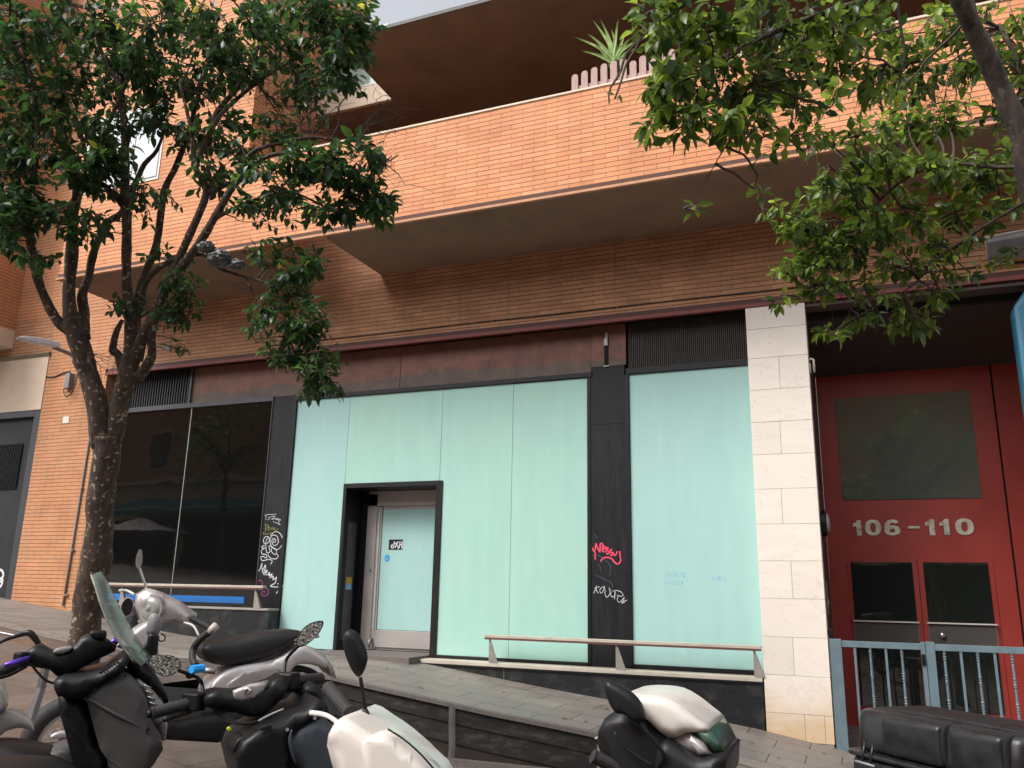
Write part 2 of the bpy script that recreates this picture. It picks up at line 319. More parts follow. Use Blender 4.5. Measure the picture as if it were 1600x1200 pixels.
def marblemat():
    m, nt, p = principled('veined_cream_marble'); L = nt.links.new; tc = N(nt, 'TexCoord'); at = N(nt, 'Attribute', attribute_name='tint')
    n = N(nt, 'TexNoise'); n.inputs['Scale'].default_value = 1.8; n.inputs['Detail'].default_value = 9; n.inputs['Roughness'].default_value = .6; n.inputs['Distortion'].default_value = 1.2
    ad = N(nt, 'VectorMath', operation='MULTIPLY_ADD'); ad.inputs[1].default_value = (9, 9, 9); L(at.outputs['Color'], ad.inputs[0]); 
    mp = N(nt, 'Mapping'); mp.inputs['Rotation'].default_value = (0, .6, 0); mp.inputs['Scale'].default_value = (.8, 1, 2.2); L(tc.outputs['Object'], mp.inputs[0]); L(mp.outputs[0], ad.inputs[2]); L(ad.outputs[0], n.inputs[0])
    cr = N(nt, 'ValToRGB'); e = cr.color_ramp.elements; e[0].position = .488; e[0].color = (.81, .73, .65, 1); e[1].position = .50; e[1].color = (.71, .62, .55, 1)
    k = cr.color_ramp.elements.new(.510); k.color = (.815, .735, .655, 1); k = cr.color_ramp.elements.new(.7); k.color = (.84, .76, .68, 1); L(n.outputs[0], cr.inputs[0])
    r = N(nt, 'MapRange'); r.inputs['To Min'].default_value = .88; r.inputs['To Max'].default_value = 1.04; L(at.outputs['Fac'], r.inputs[0])
    mu = N(nt, 'MixRGB', blend_type='MULTIPLY'); mu.inputs[0].default_value = 1; L(cr.outputs[0], mu.inputs[1]); L(r.outputs[0], mu.inputs[2])
    # yellow stains rising from the pavement
    sx = N(nt, 'SeparateXYZ'); L(tc.outputs['Object'], sx.inputs[0]); n2 = N(nt, 'TexNoise'); n2.inputs['Scale'].default_value = 3.5; n2.inputs['Detail'].default_value = 6; L(tc.outputs['Object'], n2.inputs[0])
    a = N(nt, 'Math', operation='MULTIPLY_ADD'); a.inputs[1].default_value = .8; L(n2.outputs[0], a.inputs[0]); L(sx.outputs[2], a.inputs[2])
    st = N(nt, 'MapRange'); st.inputs['From Min'].default_value = -.14; st.inputs['From Max'].default_value = .45; st.inputs['To Min'].default_value = .85; st.inputs['To Max'].default_value = 0; L(a.outputs[0], st.inputs[0])
    m2 = N(nt, 'MixRGB'); L(st.outputs[0], m2.inputs[0]); L(mu.outputs[0], m2.inputs[1]); m2.inputs[2].default_value = (.58, .37, .17, 1)
    L(m2.outputs[0], p.inputs['Base Color']); p.inputs['Roughness'].default_value = .45
    return m
M['marble'] = marblemat()
def pavemat(name, c1, c2, mortar, bw=.62, rh=.40, rot=0, wet=.35):
    m, nt, p = principled(name); L = nt.links.new; uv = N(nt, 'TexCoord'); mp = N(nt, 'Mapping'); mp.inputs['Rotation'].default_value = (0, 0, rot); L(uv.outputs['UV'], mp.inputs[0])
    br = N(nt, 'TexBrick'); br.inputs['Scale'].default_value = 1; br.inputs['Brick Width'].default_value = bw; br.inputs['Row Height'].default_value = rh; br.inputs['Mortar Size'].default_value = .0065; br.inputs['Mortar Smooth'].default_value = .4
    br.inputs['Color1'].default_value = (*c1, 1); br.inputs['Color2'].default_value = (*c2, 1); br.inputs['Mortar'].default_value = (*mortar, 1); L(mp.outputs[0], br.inputs['Vector'])
    n = N(nt, 'TexNoise'); n.inputs['Scale'].default_value = 1.5; n.inputs['Detail'].default_value = 9; n.inputs['Roughness'].default_value = .65; L(uv.outputs['UV'], n.inputs[0])
    r = N(nt, 'MapRange'); r.inputs['From Min'].default_value = .3; r.inputs['From Max'].default_value = .7; r.inputs['To Min'].default_value = .72; r.inputs['To Max'].default_value = 1.2; L(n.outputs[0], r.inputs[0])
    f = N(nt, 'TexNoise'); f.inputs['Scale'].default_value = 60; f.inputs['Detail'].default_value = 6; L(uv.outputs['UV'], f.inputs[0])
    rf = N(nt, 'MapRange'); rf.inputs['To Min'].default_value = .7; rf.inputs['To Max'].default_value = 1.3; L(f.outputs[0], rf.inputs[0])
    mm = N(nt, 'Math', operation='MULTIPLY'); L(r.outputs[0], mm.inputs[0]); L(rf.outputs[0], mm.inputs[1])
    mu = N(nt, 'MixRGB', blend_type='MULTIPLY'); mu.inputs[0].default_value = 1; L(br.outputs[0], mu.inputs[1]); L(mm.outputs[0], mu.inputs[2]); L(mu.outputs[0], p.inputs['Base Color'])
    vo = N(nt, 'TexVoronoi'); vo.inputs['Scale'].default_value = 3.4; L(uv.outputs['UV'], vo.inputs[0]); vr = N(nt, 'MapRange'); vr.inputs['From Min'].default_value = .055; vr.inputs['From Max'].default_value = .085; vr.inputs['To Min'].default_value = .55; vr.inputs['To Max'].default_value = 1; L(vo.outputs['Distance'], vr.inputs[0])
    mg = N(nt, 'MixRGB', blend_type='MULTIPLY'); mg.inputs[0].default_value = 1; L(mu.outputs[0], mg.inputs[1]); L(vr.outputs[0], mg.inputs[2]); L(mg.outputs[0], p.inputs['Base Color'])
    rr = N(nt, 'MapRange'); rr.inputs['From Min'].default_value = .35; rr.inputs['From Max'].default_value = .65; rr.inputs['To Min'].default_value = wet; rr.inputs['To Max'].default_value = .8; L(n.outputs[0], rr.inputs[0]); L(rr.outputs[0], p.inputs['Roughness'])
    s = N(nt, 'Math', operation='MULTIPLY_ADD'); s.inputs[1].default_value = -1; L(br.outputs['Fac'], s.inputs[0]); L(f.outputs[0], s.inputs[2])
    b = N(nt, 'Bump'); b.inputs['Strength'].default_value = .5; b.inputs['Distance'].default_value = .006; L(s.outputs[0], b.inputs['Height']); L(b.outputs[0], p.inputs['Normal'])
    return m
M['pave'] = pavemat('grey_paving_slabs', (.185, .16, .142), (.22, .192, .172), (.035, .03, .026), .62, .40, 0)
M['pave2'] = pavemat('brown_paving', (.115, .090, .076), (.145, .112, .093), (.04, .03, .026), .60, .60, .12, .25)
M['kerb'] = mat('kerb_stone', (.13, .11, .10), .7, var=.2, scale=20, bump=.3)
def leafmat(name, dark, light):
    m, nt, p = principled(name); L = nt.links.new; at = N(nt, 'Attribute', attribute_name='tint')
    cr = N(nt, 'ValToRGB'); e = cr.color_ramp.elements; e[0].color = (*dark, 1); e[1].color = (*light, 1); e[1].position = .92
    k = e.new(.6); k.color = (*[(a*.6+b*.4) for a, b in zip(dark, light)], 1); k = e.new(.985); k.color = (.36, .33, .04, 1); L(at.outputs['Fac'], cr.inputs[0])
    L(cr.outputs[0], p.inputs['Base Color']); p.inputs['Roughness'].default_value = .36; p.inputs['Specular IOR Level'].default_value = .5
    tr = N(nt, 'BsdfTranslucent'); hsv = N(nt, 'HueSaturation'); hsv.inputs['Value'].default_value = 2.4; hsv.inputs['Hue'].default_value = .48; L(cr.outputs[0], hsv.inputs['Color']); L(hsv.outputs[0], tr.inputs[0])
    mx = N(nt, 'MixShader'); mx.inputs[0].default_value = .42; L(p.outputs[0], mx.inputs[1]); L(tr.outputs[0], mx.inputs[2]); L(mx.outputs[0], nt.nodes['Material Output'].inputs[0])
    return m
M['leaf1'] = leafmat('glossy_dark_leaf', (.010, .030, .012), (.050, .125, .022))
M['leaf2'] = leafmat('glossy_green_leaf', (.016, .045, .012), (.21, .32, .035))
def barkmat(name, c, lich, amt):
    m, nt, p = principled(name); L = nt.links.new; tc = N(nt, 'TexCoord'); mp = N(nt, 'Mapping'); mp.inputs['Scale'].default_value = (3, 3, .8); L(tc.outputs['Object'], mp.inputs[0])
    n = N(nt, 'TexNoise'); n.inputs['Scale'].default_value = 9; n.inputs['Detail'].default_value = 8; L(mp.outputs[0], n.inputs[0])
    cr = N(nt, 'ValToRGB'); cr.color_ramp.elements[0].position = .3; cr.color_ramp.elements[0].color = (*[x*.45 for x in c], 1); cr.color_ramp.elements[1].position = .7; cr.color_ramp.elements[1].color = (*[x*1.4 for x in c], 1); L(n.outputs[0], cr.inputs[0])
    v = N(nt, 'TexNoise'); v.inputs['Scale'].default_value = 26; v.inputs['Detail'].default_value = 4; L(tc.outputs['Object'], v.inputs[0])
    r = N(nt, 'MapRange'); r.inputs['From Min'].default_value = .60; r.inputs['From Max'].default_value = .66; r.inputs['To Max'].default_value = amt; L(v.outputs[0], r.inputs[0])
    mx = N(nt, 'MixRGB'); L(r.outputs[0], mx.inputs[0]); L(cr.outputs[0], mx.inputs[1]); mx.inputs[2].default_value = (*lich, 1); L(mx.outputs[0], p.inputs['Base Color']); p.inputs['Roughness'].default_value = .9
    b = N(nt, 'Bump'); b.inputs['Strength'].default_value = .8; b.inputs['Distance'].default_value = .012; L(n.outputs[0], b.inputs['Height']); L(b.outputs[0], p.inputs['Normal'])
    return m
M['bark'] = barkmat('brown_bark', (.070, .047, .034), (.36, .30, .23), .9)
M['bark2'] = barkmat('grey_brown_bark', (.060, .044, .036), (.22, .17, .13), .35)
M['twig'] = mat('twig', (.07, .048, .036), .9)

# ================================================================== SETTING
def ground_sheet(name, x0, x1, y0, y1, nx, ny, mat, dz=0, hole=None):
    bm = NB(); xs = [x0+(x1-x0)*i/nx for i in range(nx+1)]; ys = [y0+(y1-y0)*i/ny for i in range(ny+1)]
    if hole:
        hx0, hx1, hy0, hy1 = hole
        xs = sorted(set([x for x in xs if not (hx0-.05 < x < hx0+.05 or hx1-.05 < x < hx1+.05)]+[hx0, hx1])); ys = sorted(set([y for y in ys if not (hy0-.05 < y < hy0+.05 or hy1-.05 < y < hy1+.05)]+[hy0, hy1]))
    g = [[bm.verts.new((x, y, gz(x, y)+dz)) for y in ys] for x in xs]
    for i in range(len(xs)-1):
        for j in range(len(ys)-1):
            if hole and hx0-1e-6 <= xs[i] < hx1-1e-6 and hy0-1e-6 <= ys[j] < hy1-1e-6: continue
            bm.faces.new((g[i][j], g[i+1][j], g[i+1][j+1], g[i][j+1]))
    return obj(name, bm, mat, kind='structure')
PIT = (-6.1, -1.45, -4.3, -1.95)
ground_sheet('ground', -60, 50, -40, 3, 220, 86, M['pave2'], 0, PIT)
ground_sheet('pavement', -40, 20, -1.95, -.003, 150, 6, M['pave'], .006)
ground_sheet('entrance_floor', -.39, 3.4, -.003, 1.9, 10, 4, M['pave'], .005)
bm = NB()                                                     # sunken strip beside the pavement
box(bm, PIT[0], PIT[1], PIT[2], PIT[3], -1.72, -1.66)
obj('sunken_ground', bm, M['kerb'], kind='structure')
# ---- retaining wall of dark boards under the pavement edge
t = thing('retaining_wall', (-4.2, -1.95, -1.6), 'low retaining wall of dark stained boards under the pavement edge behind the scooters', 'wall')
for k, (a, b, yy, mt) in enumerate(((0, .15, -2.0, 'board'), (.155, .34, -1.985, 'board'), (.345, .62, -1.97, 'rust'))):
    bm = NB(); xs = [PIT[0]+(PIT[1]-PIT[0])*i/16 for i in range(17)]
    top = [gz(x, -2)-.025-a for x in xs]; bot = [gz(x, -2)-.025-b for x in xs]
    for i in range(16):
        v = [bm.verts.new(p) for p in ((xs[i], yy, bot[i]), (xs[i+1], yy, bot[i+1]), (xs[i+1], yy, top[i+1]), (xs[i], yy, top[i]),
             (xs[i], yy+.03, bot[i]), (xs[i+1], yy+.03, bot[i+1]), (xs[i+1], yy+.03, top[i+1]), (xs[i], yy+.03, top[i]))]
        for f in ((0, 1, 2, 3), (3, 2, 6, 7), (1, 0, 4, 5)): bm.faces.new([v[q] for q in f])
    obj('board', bm, M[mt], t)
bm = NB(); xs = [PIT[0]+(PIT[1]-PIT[0])*i/24 for i in range(25)]
for i in range(24):
    z0, z1 = gz(xs[i], -2), gz(xs[i+1], -2)
    v = [bm.verts.new(p) for p in ((xs[i], -2.035, z0-.024), (xs[i+1], -2.035, z1-.024), (xs[i+1], -2.035, z1+.012), (xs[i], -2.035, z0+.012), (xs[i], -1.94, z0+.012), (xs[i+1], -1.94, z1+.012), (xs[i], -1.94, z0-.024), (xs[i+1], -1.94, z1-.024))]
    for f in ((0, 1, 2, 3), (3, 2, 5, 4), (1, 0, 6, 7)): bm.faces.new([v[q] for q in f])
obj('edge_stone', bm, M['kerb'], t)
bm = NB(); box(bm, PIT[0], PIT[1], -2.10, -2.03, -1.66, -1.60); obj('bottom_rail', bm, M['kerb'], t)
p = Vector((-3.87, -2.05, 0)); bm = NB(); tube(bm, [(-3.87, -2.045, -1.12), (-3.865, -2.05, -1.3), (-3.85, -2.06, -1.5), (-3.86, -2.06, -1.63)], [.034]*4, 4, flat=.18); obj('metal_strip', bm, M['steel'], t)
bm = NB(); box(bm, -2.36, -2.33, -2.10, -2.03, -1.66, -1.30); box(bm, -2.30, -2.27, -2.10, -2.03, -1.66, -1.30); box(bm, -2.33, -2.30, -2.085, -2.03, -1.66, -1.31); pst = obj('end_post', bm, M['bracket'], t, bevel=.003)
obj('cap', B(-2.375, -2.255, -2.12, -2.02, -1.30, -1.285), M['white'], pst, bevel=.004)
obj('wall_return', B(PIT[1]-.02, PIT[1], PIT[2], -1.97, -1.70, -1.27), M['board'], t)

# ================================================================== THE BUILDING
ZB0, ZB1 = 3.41, 3.525          # red steel beam
YP = -1.47                      # projecting balcony / bay plane
bld = thing('apartment_building', (-4, 1, -1), 'orange brick apartment building with projecting balcony, black and mint shopfront and red street door', 'building')
bm = NB()
box(bm, -13.0, -11.6, 0, .5, -1, 7.4); obj('brick_pier', bm, M['brick_left'], bld)
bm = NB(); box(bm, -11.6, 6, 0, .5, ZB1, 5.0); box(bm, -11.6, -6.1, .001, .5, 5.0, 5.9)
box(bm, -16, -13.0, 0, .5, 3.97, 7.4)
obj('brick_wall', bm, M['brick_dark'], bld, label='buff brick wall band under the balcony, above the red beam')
obj('upper_brick_wall', B(-16, -11.17, -.003, .4, 4.60, 12), M['brick_left'], bld)
# projecting bay at the left, with soffit, and its return wall seen above the parapet
bm = NB(); box(bm, -11.17, -7.70, YP, YP+.3, 4.63, 12.5); box(bm, -8.0, -7.70, YP+.3, 1.2, 4.63, 12.5)
bay = obj('brick_bay', bm, M['brick'], bld)
obj('bay_soffit', B(-11.17, -7.70, YP+.02, -.002, 4.53, 4.63), M['plaster'], bld)
# window with white blind in the bay
wn = obj('window', B(-10.98, -9.37, YP-.012, YP-.002, 5.93, 7.25), M['white'], bld)
for k in range(3): obj('blind', B(-10.93+k*.52, -10.93+k*.52+.48, YP-.024, YP-.012, 5.98, 7.20), mat('white_blind', (.55, .58, .63), .6), wn)
# balcony slab and lip, one long band
obj('balcony_slab', B(-6.29, 6, YP+.02, -.002, 4.53, 4.625), M['plaster'], bld)
obj('balcony_lip', B(-11.19, 6, YP-.03, YP+.02, 4.53, 4.565), mat('terracotta_lip', (.50, .25, .14), .8), bld, bevel=.004)
obj('drip_groove', B(-11.18, 6, YP+.0, YP+.035, 4.565, 4.632), mat('painted_groove_shade', (.09, .04, .025), .8), bld)  # strip coloured dark brown to paint in the shade of the groove
obj('balcony_parapet', B(-7.70, 6, YP, YP+.2, 4.632, 5.885), M['brick'], bld)
obj('coping', B(-7.70, 6, YP-.012, YP+.22, 5.885, 5.915), M['coping'], bld, bevel=.004)
# recessed loggia behind the balcony and the storey over it
obj('loggia_wall', B(-7.70, 6, 2.2, 2.4, 4.5, 7.48), M['plaster'], bld)
obj('loggia_floor', B(-6.1, 6, -.002, 2.2, 4.55, 4.62), M['plaster'], bld)
obj('upper_soffit', B(-6.29, 6, -1.5, 2.4, 7.48, 7.515), M['plaster'], bld)
obj('soffit_edge', B(-6.292, 6, -1.515, -1.5, 7.478, 7.53), mat('dark_drip_edge', (.05, .045, .045), .6), bld)
obj('loggia_ceiling', B(-7.70, -6.292, .05, 2.4, 7.48, 7.515), M['plaster'], bld)
obj('render_fascia', B(-7.70, -6.292, -.01, .05, 7.478, 7.82), M['beige'], bld)
obj('glass_balustrade', B(-7.70, -6.45, 0.0, .02, 7.85, 8.9), glassmat('green_balustrade_glass', (.25, .33, .30), .05, .8), bld)
obj('balustrade_rail', B(-7.70, -6.35, -.015, .035, 7.82, 7.85), M['steel'], bld)
# beam
obj('steel_beam', B(-11.55, 6, -.028, .02, ZB0, ZB0+.05), M['redbeam'], bld, bevel=.003)
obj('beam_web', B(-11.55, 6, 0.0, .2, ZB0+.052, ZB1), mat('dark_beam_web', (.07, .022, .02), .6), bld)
bm = NB()
cp = [(x, -.012, 3.607+.012*mnoise.noise(Vector((x*.7, 0, 0)))) for x in np.linspace(-8.3, 6, 90)]
tube(bm, cp, .008, 5); obj('cable', bm, M['cable'], bld)
bm = NB()
for x in np.arange(-8.0, 6, .295): box(bm, x, x+.008, -.022, 0, 3.597, 3.619)
obj('cable_clips', bm, M['bracket'], bld, kind='stuff')
# ---- shopfront, recessed plane y = .25
YS = .25
obj('shop_back_panel', B(-11.6, -6.85, .40, .5, -1.5, 3.52), M['dark'], bld); obj('shop_back_panel', B(-5.24, -1.05, .40, .5, -1.5, 3.52), M['dark'], bld)
obj('shop_back_panel', B(-6.85, -5.24, .40, .5, 1.47, 3.52), M['dark'], bld); obj('shop_back_panel', B(-6.9, -5.2, .76, .8, -1.2, 1.6), M['dark'], bld)
obj('jamb', B(-11.602, -11.55, .002, .40, -.8, ZB0), M['brick_dark'], bld)
for nm, x0, x1, z0, z1, mt in (('painted_pane', -7.78, -6.845, -.83, 2.765, 'tealblue'), ('painted_pane', -6.84, -5.303, 1.47, 2.765, 'teal'), ('painted_pane', -5.297, -4.225, -.825, 2.765, 'teal'),
                               ('painted_pane', -4.219, -3.17, -.825, 2.76, 'teal'), ('painted_pane', -2.60, -1.05, -.815, 2.757, 'tealblue')):
    o = obj(nm, B(x0, x1, YS, YS+.02, z0, z1), M[mt], bld)
bm = NB()
for x0, x1, z0, z1 in ((-6.845, -6.84, -.83, 2.765), (-5.303, -5.297, -.82, 2.765), (-4.225, -4.219, -.82, 2.765)): box(bm, x0-.002, x1+.002, YS+.004, YS+.03, z0, z1)
obj('panel_joints', bm, M['silverjoint'], bld)
bm = NB()      # black trims round the painted panes
box(bm, -7.84, -3.10, YS-.03, YS+.06, 2.767, 2.83); box(bm, -2.64, -1.05, YS-.03, YS+.06, 2.76, 2.84)
box(bm, -7.84, -7.785, YS-.03, YS+.06, -.85, 2.766); box(bm, -3.168, -3.12, YS-.02, YS+.06, -.85, 2.766); box(bm, -2.66, -2.604, YS-.03, YS+.06, -.85, 2.759)
box(bm, -7.78, -6.9, YS-.01, YS+.06, -.87, -.832); box(bm, -5.25, -3.17, YS-.02, YS+.06, -.865, -.827); box(bm, -2.60, -1.05, YS-.02, YS+.06, -.865, -.817)
obj('window_frame', bm, M['blackfr'], bld, bevel=.003)
obj('cladding_pier', B(-3.118, -2.662, YS-.012, YS+.1, -.88, 2.90), M['black'], bld)
obj('cladding_joint', B(-3.118, -2.662, YS-.014, YS-.010, 2.12, 2.128), M['dark'], bld)
obj('cladding_pier', B(-8.23, -7.842, YS-.012, YS+.1, -.32, 2.86), M['black'], bld)
obj('fascia', B(-9.90, -3.118, YS+.005, YS+.1, 2.832, 3.46), M['fascia'], bld)
obj('fascia', B(-3.112, -2.64, YS-.012, YS+.1, 2.902, 3.46), M['fascia'], bld)
obj('fascia_seam', B(-3.117, -3.113, YS-.013, YS+.05, 2.9, 3.4), M['dark'], bld); obj('fascia_seam', B(-6.02, -6.014, YS+.002, YS+.05, 2.83, 3.4), M['dark'], bld)
# iron bracket slot on the pier
bm = NB(); box(bm, -2.93, -2.87, YS-.016, YS-.012, 2.88, 3.36); sl_ = obj('bracket_slot', bm, M['dark'], bld)
bm = NB(); box(bm, -2.925, -2.875, YS-.045, YS-.016, 3.17, 3.27); obj('bolt_plate', bm, M['steel'], sl_, bevel=.003); obj('bolt_plate', B(-2.94, -2.86, YS-.03, YS-.016, 2.885, 2.905), M['steel'], sl_, bevel=.003); obj('lime_stain', B(-2.92, -2.88, YS-.02, YS-.016, 3.272, 3.36), M['sill'], sl_)
# vents
def louvre(x0, x1, z0, z1, n, mt, name='vent_grille'):
    o = obj(name, B(x0, x1, YS+.03, YS+.1, z0, z1), M['dark'], bld); bm = NB(); st = (x1-x0)/n
    for i in range(n): box(bm, x0+i*st, x0+i*st+st*.34, YS-.005, YS+.028, z0, z1)
    obj('fins', bm, mt, o); return o
louvre(-2.60, -1.05, 2.842, 3.46, 62, mat('dusty_black_fin', (.085, .075, .068), .6, var=.3))
louvre(-11.55, -9.95, 2.87, 3.46, 30, mat('dark_fin', (.03, .03, .033), .5))
# left tinted windows
bm = NB(); box(bm, -11.55, -8.23, YS-.03, YS+.05, 2.79, 2.868); box(bm, -9.945, -9.90, YS-.03, YS+.04, 2.87, 3.46); box(bm, -8.25, -8.232, YS-.025, YS+.05, -.3, 2.79); obj('window_frame', bm, mat('dark_grey_frame', (.05, .05, .058), .4), bld, bevel=.003)
obj('tinted_pane', B(-11.55, -9.865, YS, YS+.02, -.30, 2.79), M['glass'], bld)
obj('tinted_pane', B(-9.85, -8.25, YS, YS+.02, -.30, 2.79), M['glass'], bld)
obj('mullion', B(-9.865, -9.85, YS-.004, YS+.03, -.30, 2.79), M['steel'], bld)
obj('blue_strip', B(-11.3, -8.45, YS-.006, YS-.001, -.25, -.155), M['bluestripe'], bld)
# plinths and sills
obj('plinth', B(-11.6, -7.79, -.002, .25, -1.4, -.335), M['granite'], bld)
obj('sill', B(-11.6, -7.79, -.02, .25, -.333, -.305), mat('grey_sill', (.30, .27, .24), .5), bld, bevel=.003)
obj('plinth', B(-5.32, -1.09, -.002, .25, -2.0, -.915), M['granite'], bld)
obj('plinth', B(-7.79, -6.9, .2, .28, -1.4, -.871), M['granite'], bld)
bm = NB(); box(bm, -5.34, -1.09, -.02, .25, -.913, -.868); obj('sill', bm, M['sill'], bld, bevel=.004)
bm = NB(); box(bm, -5.345, -1.09, -.024, -.004, -.93, -.914); obj('sill_edge', bm, M['dark'], bld)
obj('plinth_joint', B(-4.175, -4.171, -.0035, 0, -1.2, -.93), M['bracket'], bld)
bm = NB(); box(bm, -6.95, -5.345, -.30, .6, -.95, -.835); obj('doorstep', bm, M['kerb'], bld, bevel=.006)
# ---- shop door set back in a black reveal
dr = obj('shop_door', B(-6.44, -5.50, .70, .73, -.835, 1.33), M['alu'], bld)
bm = NB(); box(bm, -6.68, -6.52, .66, .72, -.835, 1.36); box(bm, -6.68, -5.40, .66, .72, 1.18, 1.397); obj('door_frame', bm, M['alu'], dr, bevel=.004)
bm = NB(); box(bm, -6.52, -6.44, .675, .73, -.835, 1.17); box(bm, -6.44, -5.5, .675, .70, -.80, -.57); obj('stile', bm, M['alu'], dr, bevel=.003)
obj('painted_pane', B(-6.43, -5.50, .685, .699, -.56, 1.13), M['tealblue'], dr)
bm = NB(); tube(bm, [(-6.50, .66, -.68), (-6.50, .62, -.72), (-6.50, .60, -.80)], .022, 8); obj('floor_hinge', bm, M['steel'], dr, smooth=True)
bm = NB(); tube(bm, [(-6.575, .662, .26), (-6.575, .64, .26)], .018, 10); obj('lock', bm, M['steel'], dr)
bm = NB(); tube(bm, [(-6.475, .665, -.55), (-6.475, .665, 1.1)], .010, 6); obj('pull_edge', bm, M['white'], dr)
bm = NB()
box(bm, -6.845, -6.79, YS-.02, .75, -.86, 1.465); box(bm, -5.34, -5.245, YS-.02, .75, -.86, 1.465); box(bm, -6.79, -5.34, YS-.02, .75, 1.40, 1.465)
rv = obj('door_reveal', bm, M['blackfr'], bld, bevel=.003)
obj('inner_reveal', B(-6.79, -6.68, .66, .75, -.835, 1.40), M['blackfr'], rv)
obj('glass_strip', B(-6.789, -6.785, .33, .55, -.70, .92), mat('dusty_glass_strip', (.075, .075, .078), .35, var=.3, scale=5), rv)
def plate(nm, px0, py0, px1, py1, y, mt, par, th=.002):
    a = PY(px0, py0, y); b = PY(px1, py1, y)
    return obj(nm, B(min(a.x, b.x), max(a.x, b.x), y-th, y, min(a.z, b.z), max(a.z, b.z)), M[mt], par)
obj('amber_sticker', B(-6.783, -6.780, .36, .50, .06, .15), M['amber'], rv); obj('light_blue_sticker', B(-6.783, -6.780, .36, .50, -.02, .058), M['lblue'], rv)
stk = plate('tag_sticker', 608, 843, 629, 859, .684, 'blackfr', dr)
def strokes(name, lines, y, wpx, mt, par, dens=3):
    """handwriting traced as ribbons lying on the plane y"""
    bm = NB(); d = 0
    for ln in lines:
        P = smoothpath(ln, dens) if len(ln) > 2 else [np.array(q, float) for q in ln]
        P = [PY(q[0], q[1], y-.0006-.0003*d) for q in P]; d = (d+1) % 5; hw = wpx*.0042; L = []
        for i, p in enumerate(P):
            tt = P[min(i+1, len(P)-1)]-P[max(i-1, 0)]; tt.y = 0
            if tt.length < 1e-7: tt = Vector((1, 0, 0))
            tt.normalize(); n = Vector((-tt.z, 0, tt.x))*hw
            L.append((bm.verts.new(p+n), bm.verts.new(p-n)))
        for a, b in zip(L, L[1:]):
            try: bm.faces.new((a[0], a[1], b[1], b[0]))
            except ValueError: pass
    return obj(name, bm, M[mt], par)
strokes('tag_lettering', [[(611, 852), (612, 856), (615, 855), (616, 846)], [(616, 846), (618, 850), (622, 846), (617, 856)], [(622, 846), (620, 852), (624, 856), (621, 857)], [(625, 846), (624, 856)], [(624, 851), (628, 851)], [(628, 846), (628, 857)], [(612, 850), (614, 853)]], .681, 2.0, 'whiteg', stk, 2)
bm = NB(); c = PY(605, 872, .684); vs = [(c.x+.045*math.cos(a), .683, c.z+.052*math.sin(a)) for a in np.linspace(0, 2*PI, 20)[:-1]]; prism(bm, vs, (0, .002, 0)); rs = obj('round_sticker', bm, M['sky_sticker'], dr)
obj('sticker_band', B(c.x-.035, c.x+.03, .680, .6825, c.z-.02, c.z-.008), M['lblue'], rs)
# ---- graffiti on the two black piers
YG = YS-.013
pg = [o for o in bld.children if o.name.startswith('cladding_pier')]; pierR, pierL = pg[0], pg[1]
Z9 = lambda L: [[(900+x/9.23, 830+y/9.23) for x, y in l] for l in L]
strokes('red_tag', Z9([[(240, 235), (245, 270), (262, 290), (275, 270), (282, 215), (290, 175), (300, 210), (325, 270), (345, 300), (348, 250), (350, 190), (370, 175), (388, 200), (380, 240)],
  [(385, 260), (420, 245), (410, 215), (385, 230), (380, 280), (410, 300)], [(425, 300), (460, 250), (450, 235), (430, 260), (470, 290), (465, 325), (435, 320)],
  [(475, 320), (515, 270), (500, 265), (490, 290), (525, 320), (515, 350), (490, 345)], [(535, 300), (545, 340), (570, 345), (600, 290)], [(632, 285), (635, 350), (645, 420), (620, 465), (585, 470), (545, 435), (520, 400), (470, 380), (410, 380), (370, 410), (360, 440)],
  [(275, 300), (278, 410)]]), YG, 2.1, 'pinkg', pierR)
strokes('white_tag', Z9([[(255, 895), (280, 840), (300, 780), (290, 830), (320, 900)], [(270, 820), (340, 800)], [(385, 805), (350, 830), (345, 880), (370, 890), (395, 850), (405, 790), (415, 830), (425, 880)],
  [(410, 870), (430, 940), (455, 945), (490, 900), (480, 830), (470, 810), (500, 850)], [(510, 870), (500, 920), (530, 950), (565, 910), (550, 860), (525, 860)], [(565, 870), (555, 980)], [(560, 850), (640, 870), (680, 920), (650, 940), (590, 920)], [(610, 930), (595, 990), (620, 1025), (655, 1000), (700, 950), (655, 1040)], [(700, 990), (670, 1040), (735, 990)]]), YG, .8, 'whiteg', pierR)
strokes('marker_scribble', Z9([[(300, 335), (360, 370), (440, 430), (490, 490)], [(492, 490), (495, 560), (485, 635)], [(285, 630), (400, 690), (515, 750), (522, 810)], [(310, 470), (345, 510), (355, 570)], [(230, 355), (270, 350)], [(265, 40), (300, 100)]]), YG, .55, 'violetg', pierR)
Z7 = lambda L: [[(400+x/7.5, 780+y/7.5) for x, y in l] for l in L]
strokes('white_tag', Z7([[(22, 830), (35, 840), (50, 810), (72, 750), (65, 800), (80, 850), (70, 860)], [(72, 840), (100, 790), (112, 770), (108, 810), (90, 870), (100, 890)], [(105, 870), (130, 850), (125, 830), (108, 860), (125, 890)],
  [(135, 890), (160, 855), (150, 900), (170, 880), (160, 925)], [(165, 905), (190, 870), (180, 920), (205, 900), (195, 950)], [(205, 920), (215, 940), (240, 910)], [(240, 910), (225, 980), (190, 1000), (170, 1020), (200, 1025), (240, 1030), (290, 1020), (315, 1020)], [(250, 990), (280, 1005), (265, 1060), (238, 1105)]]), YG, 1.5, 'whiteg', pierL)
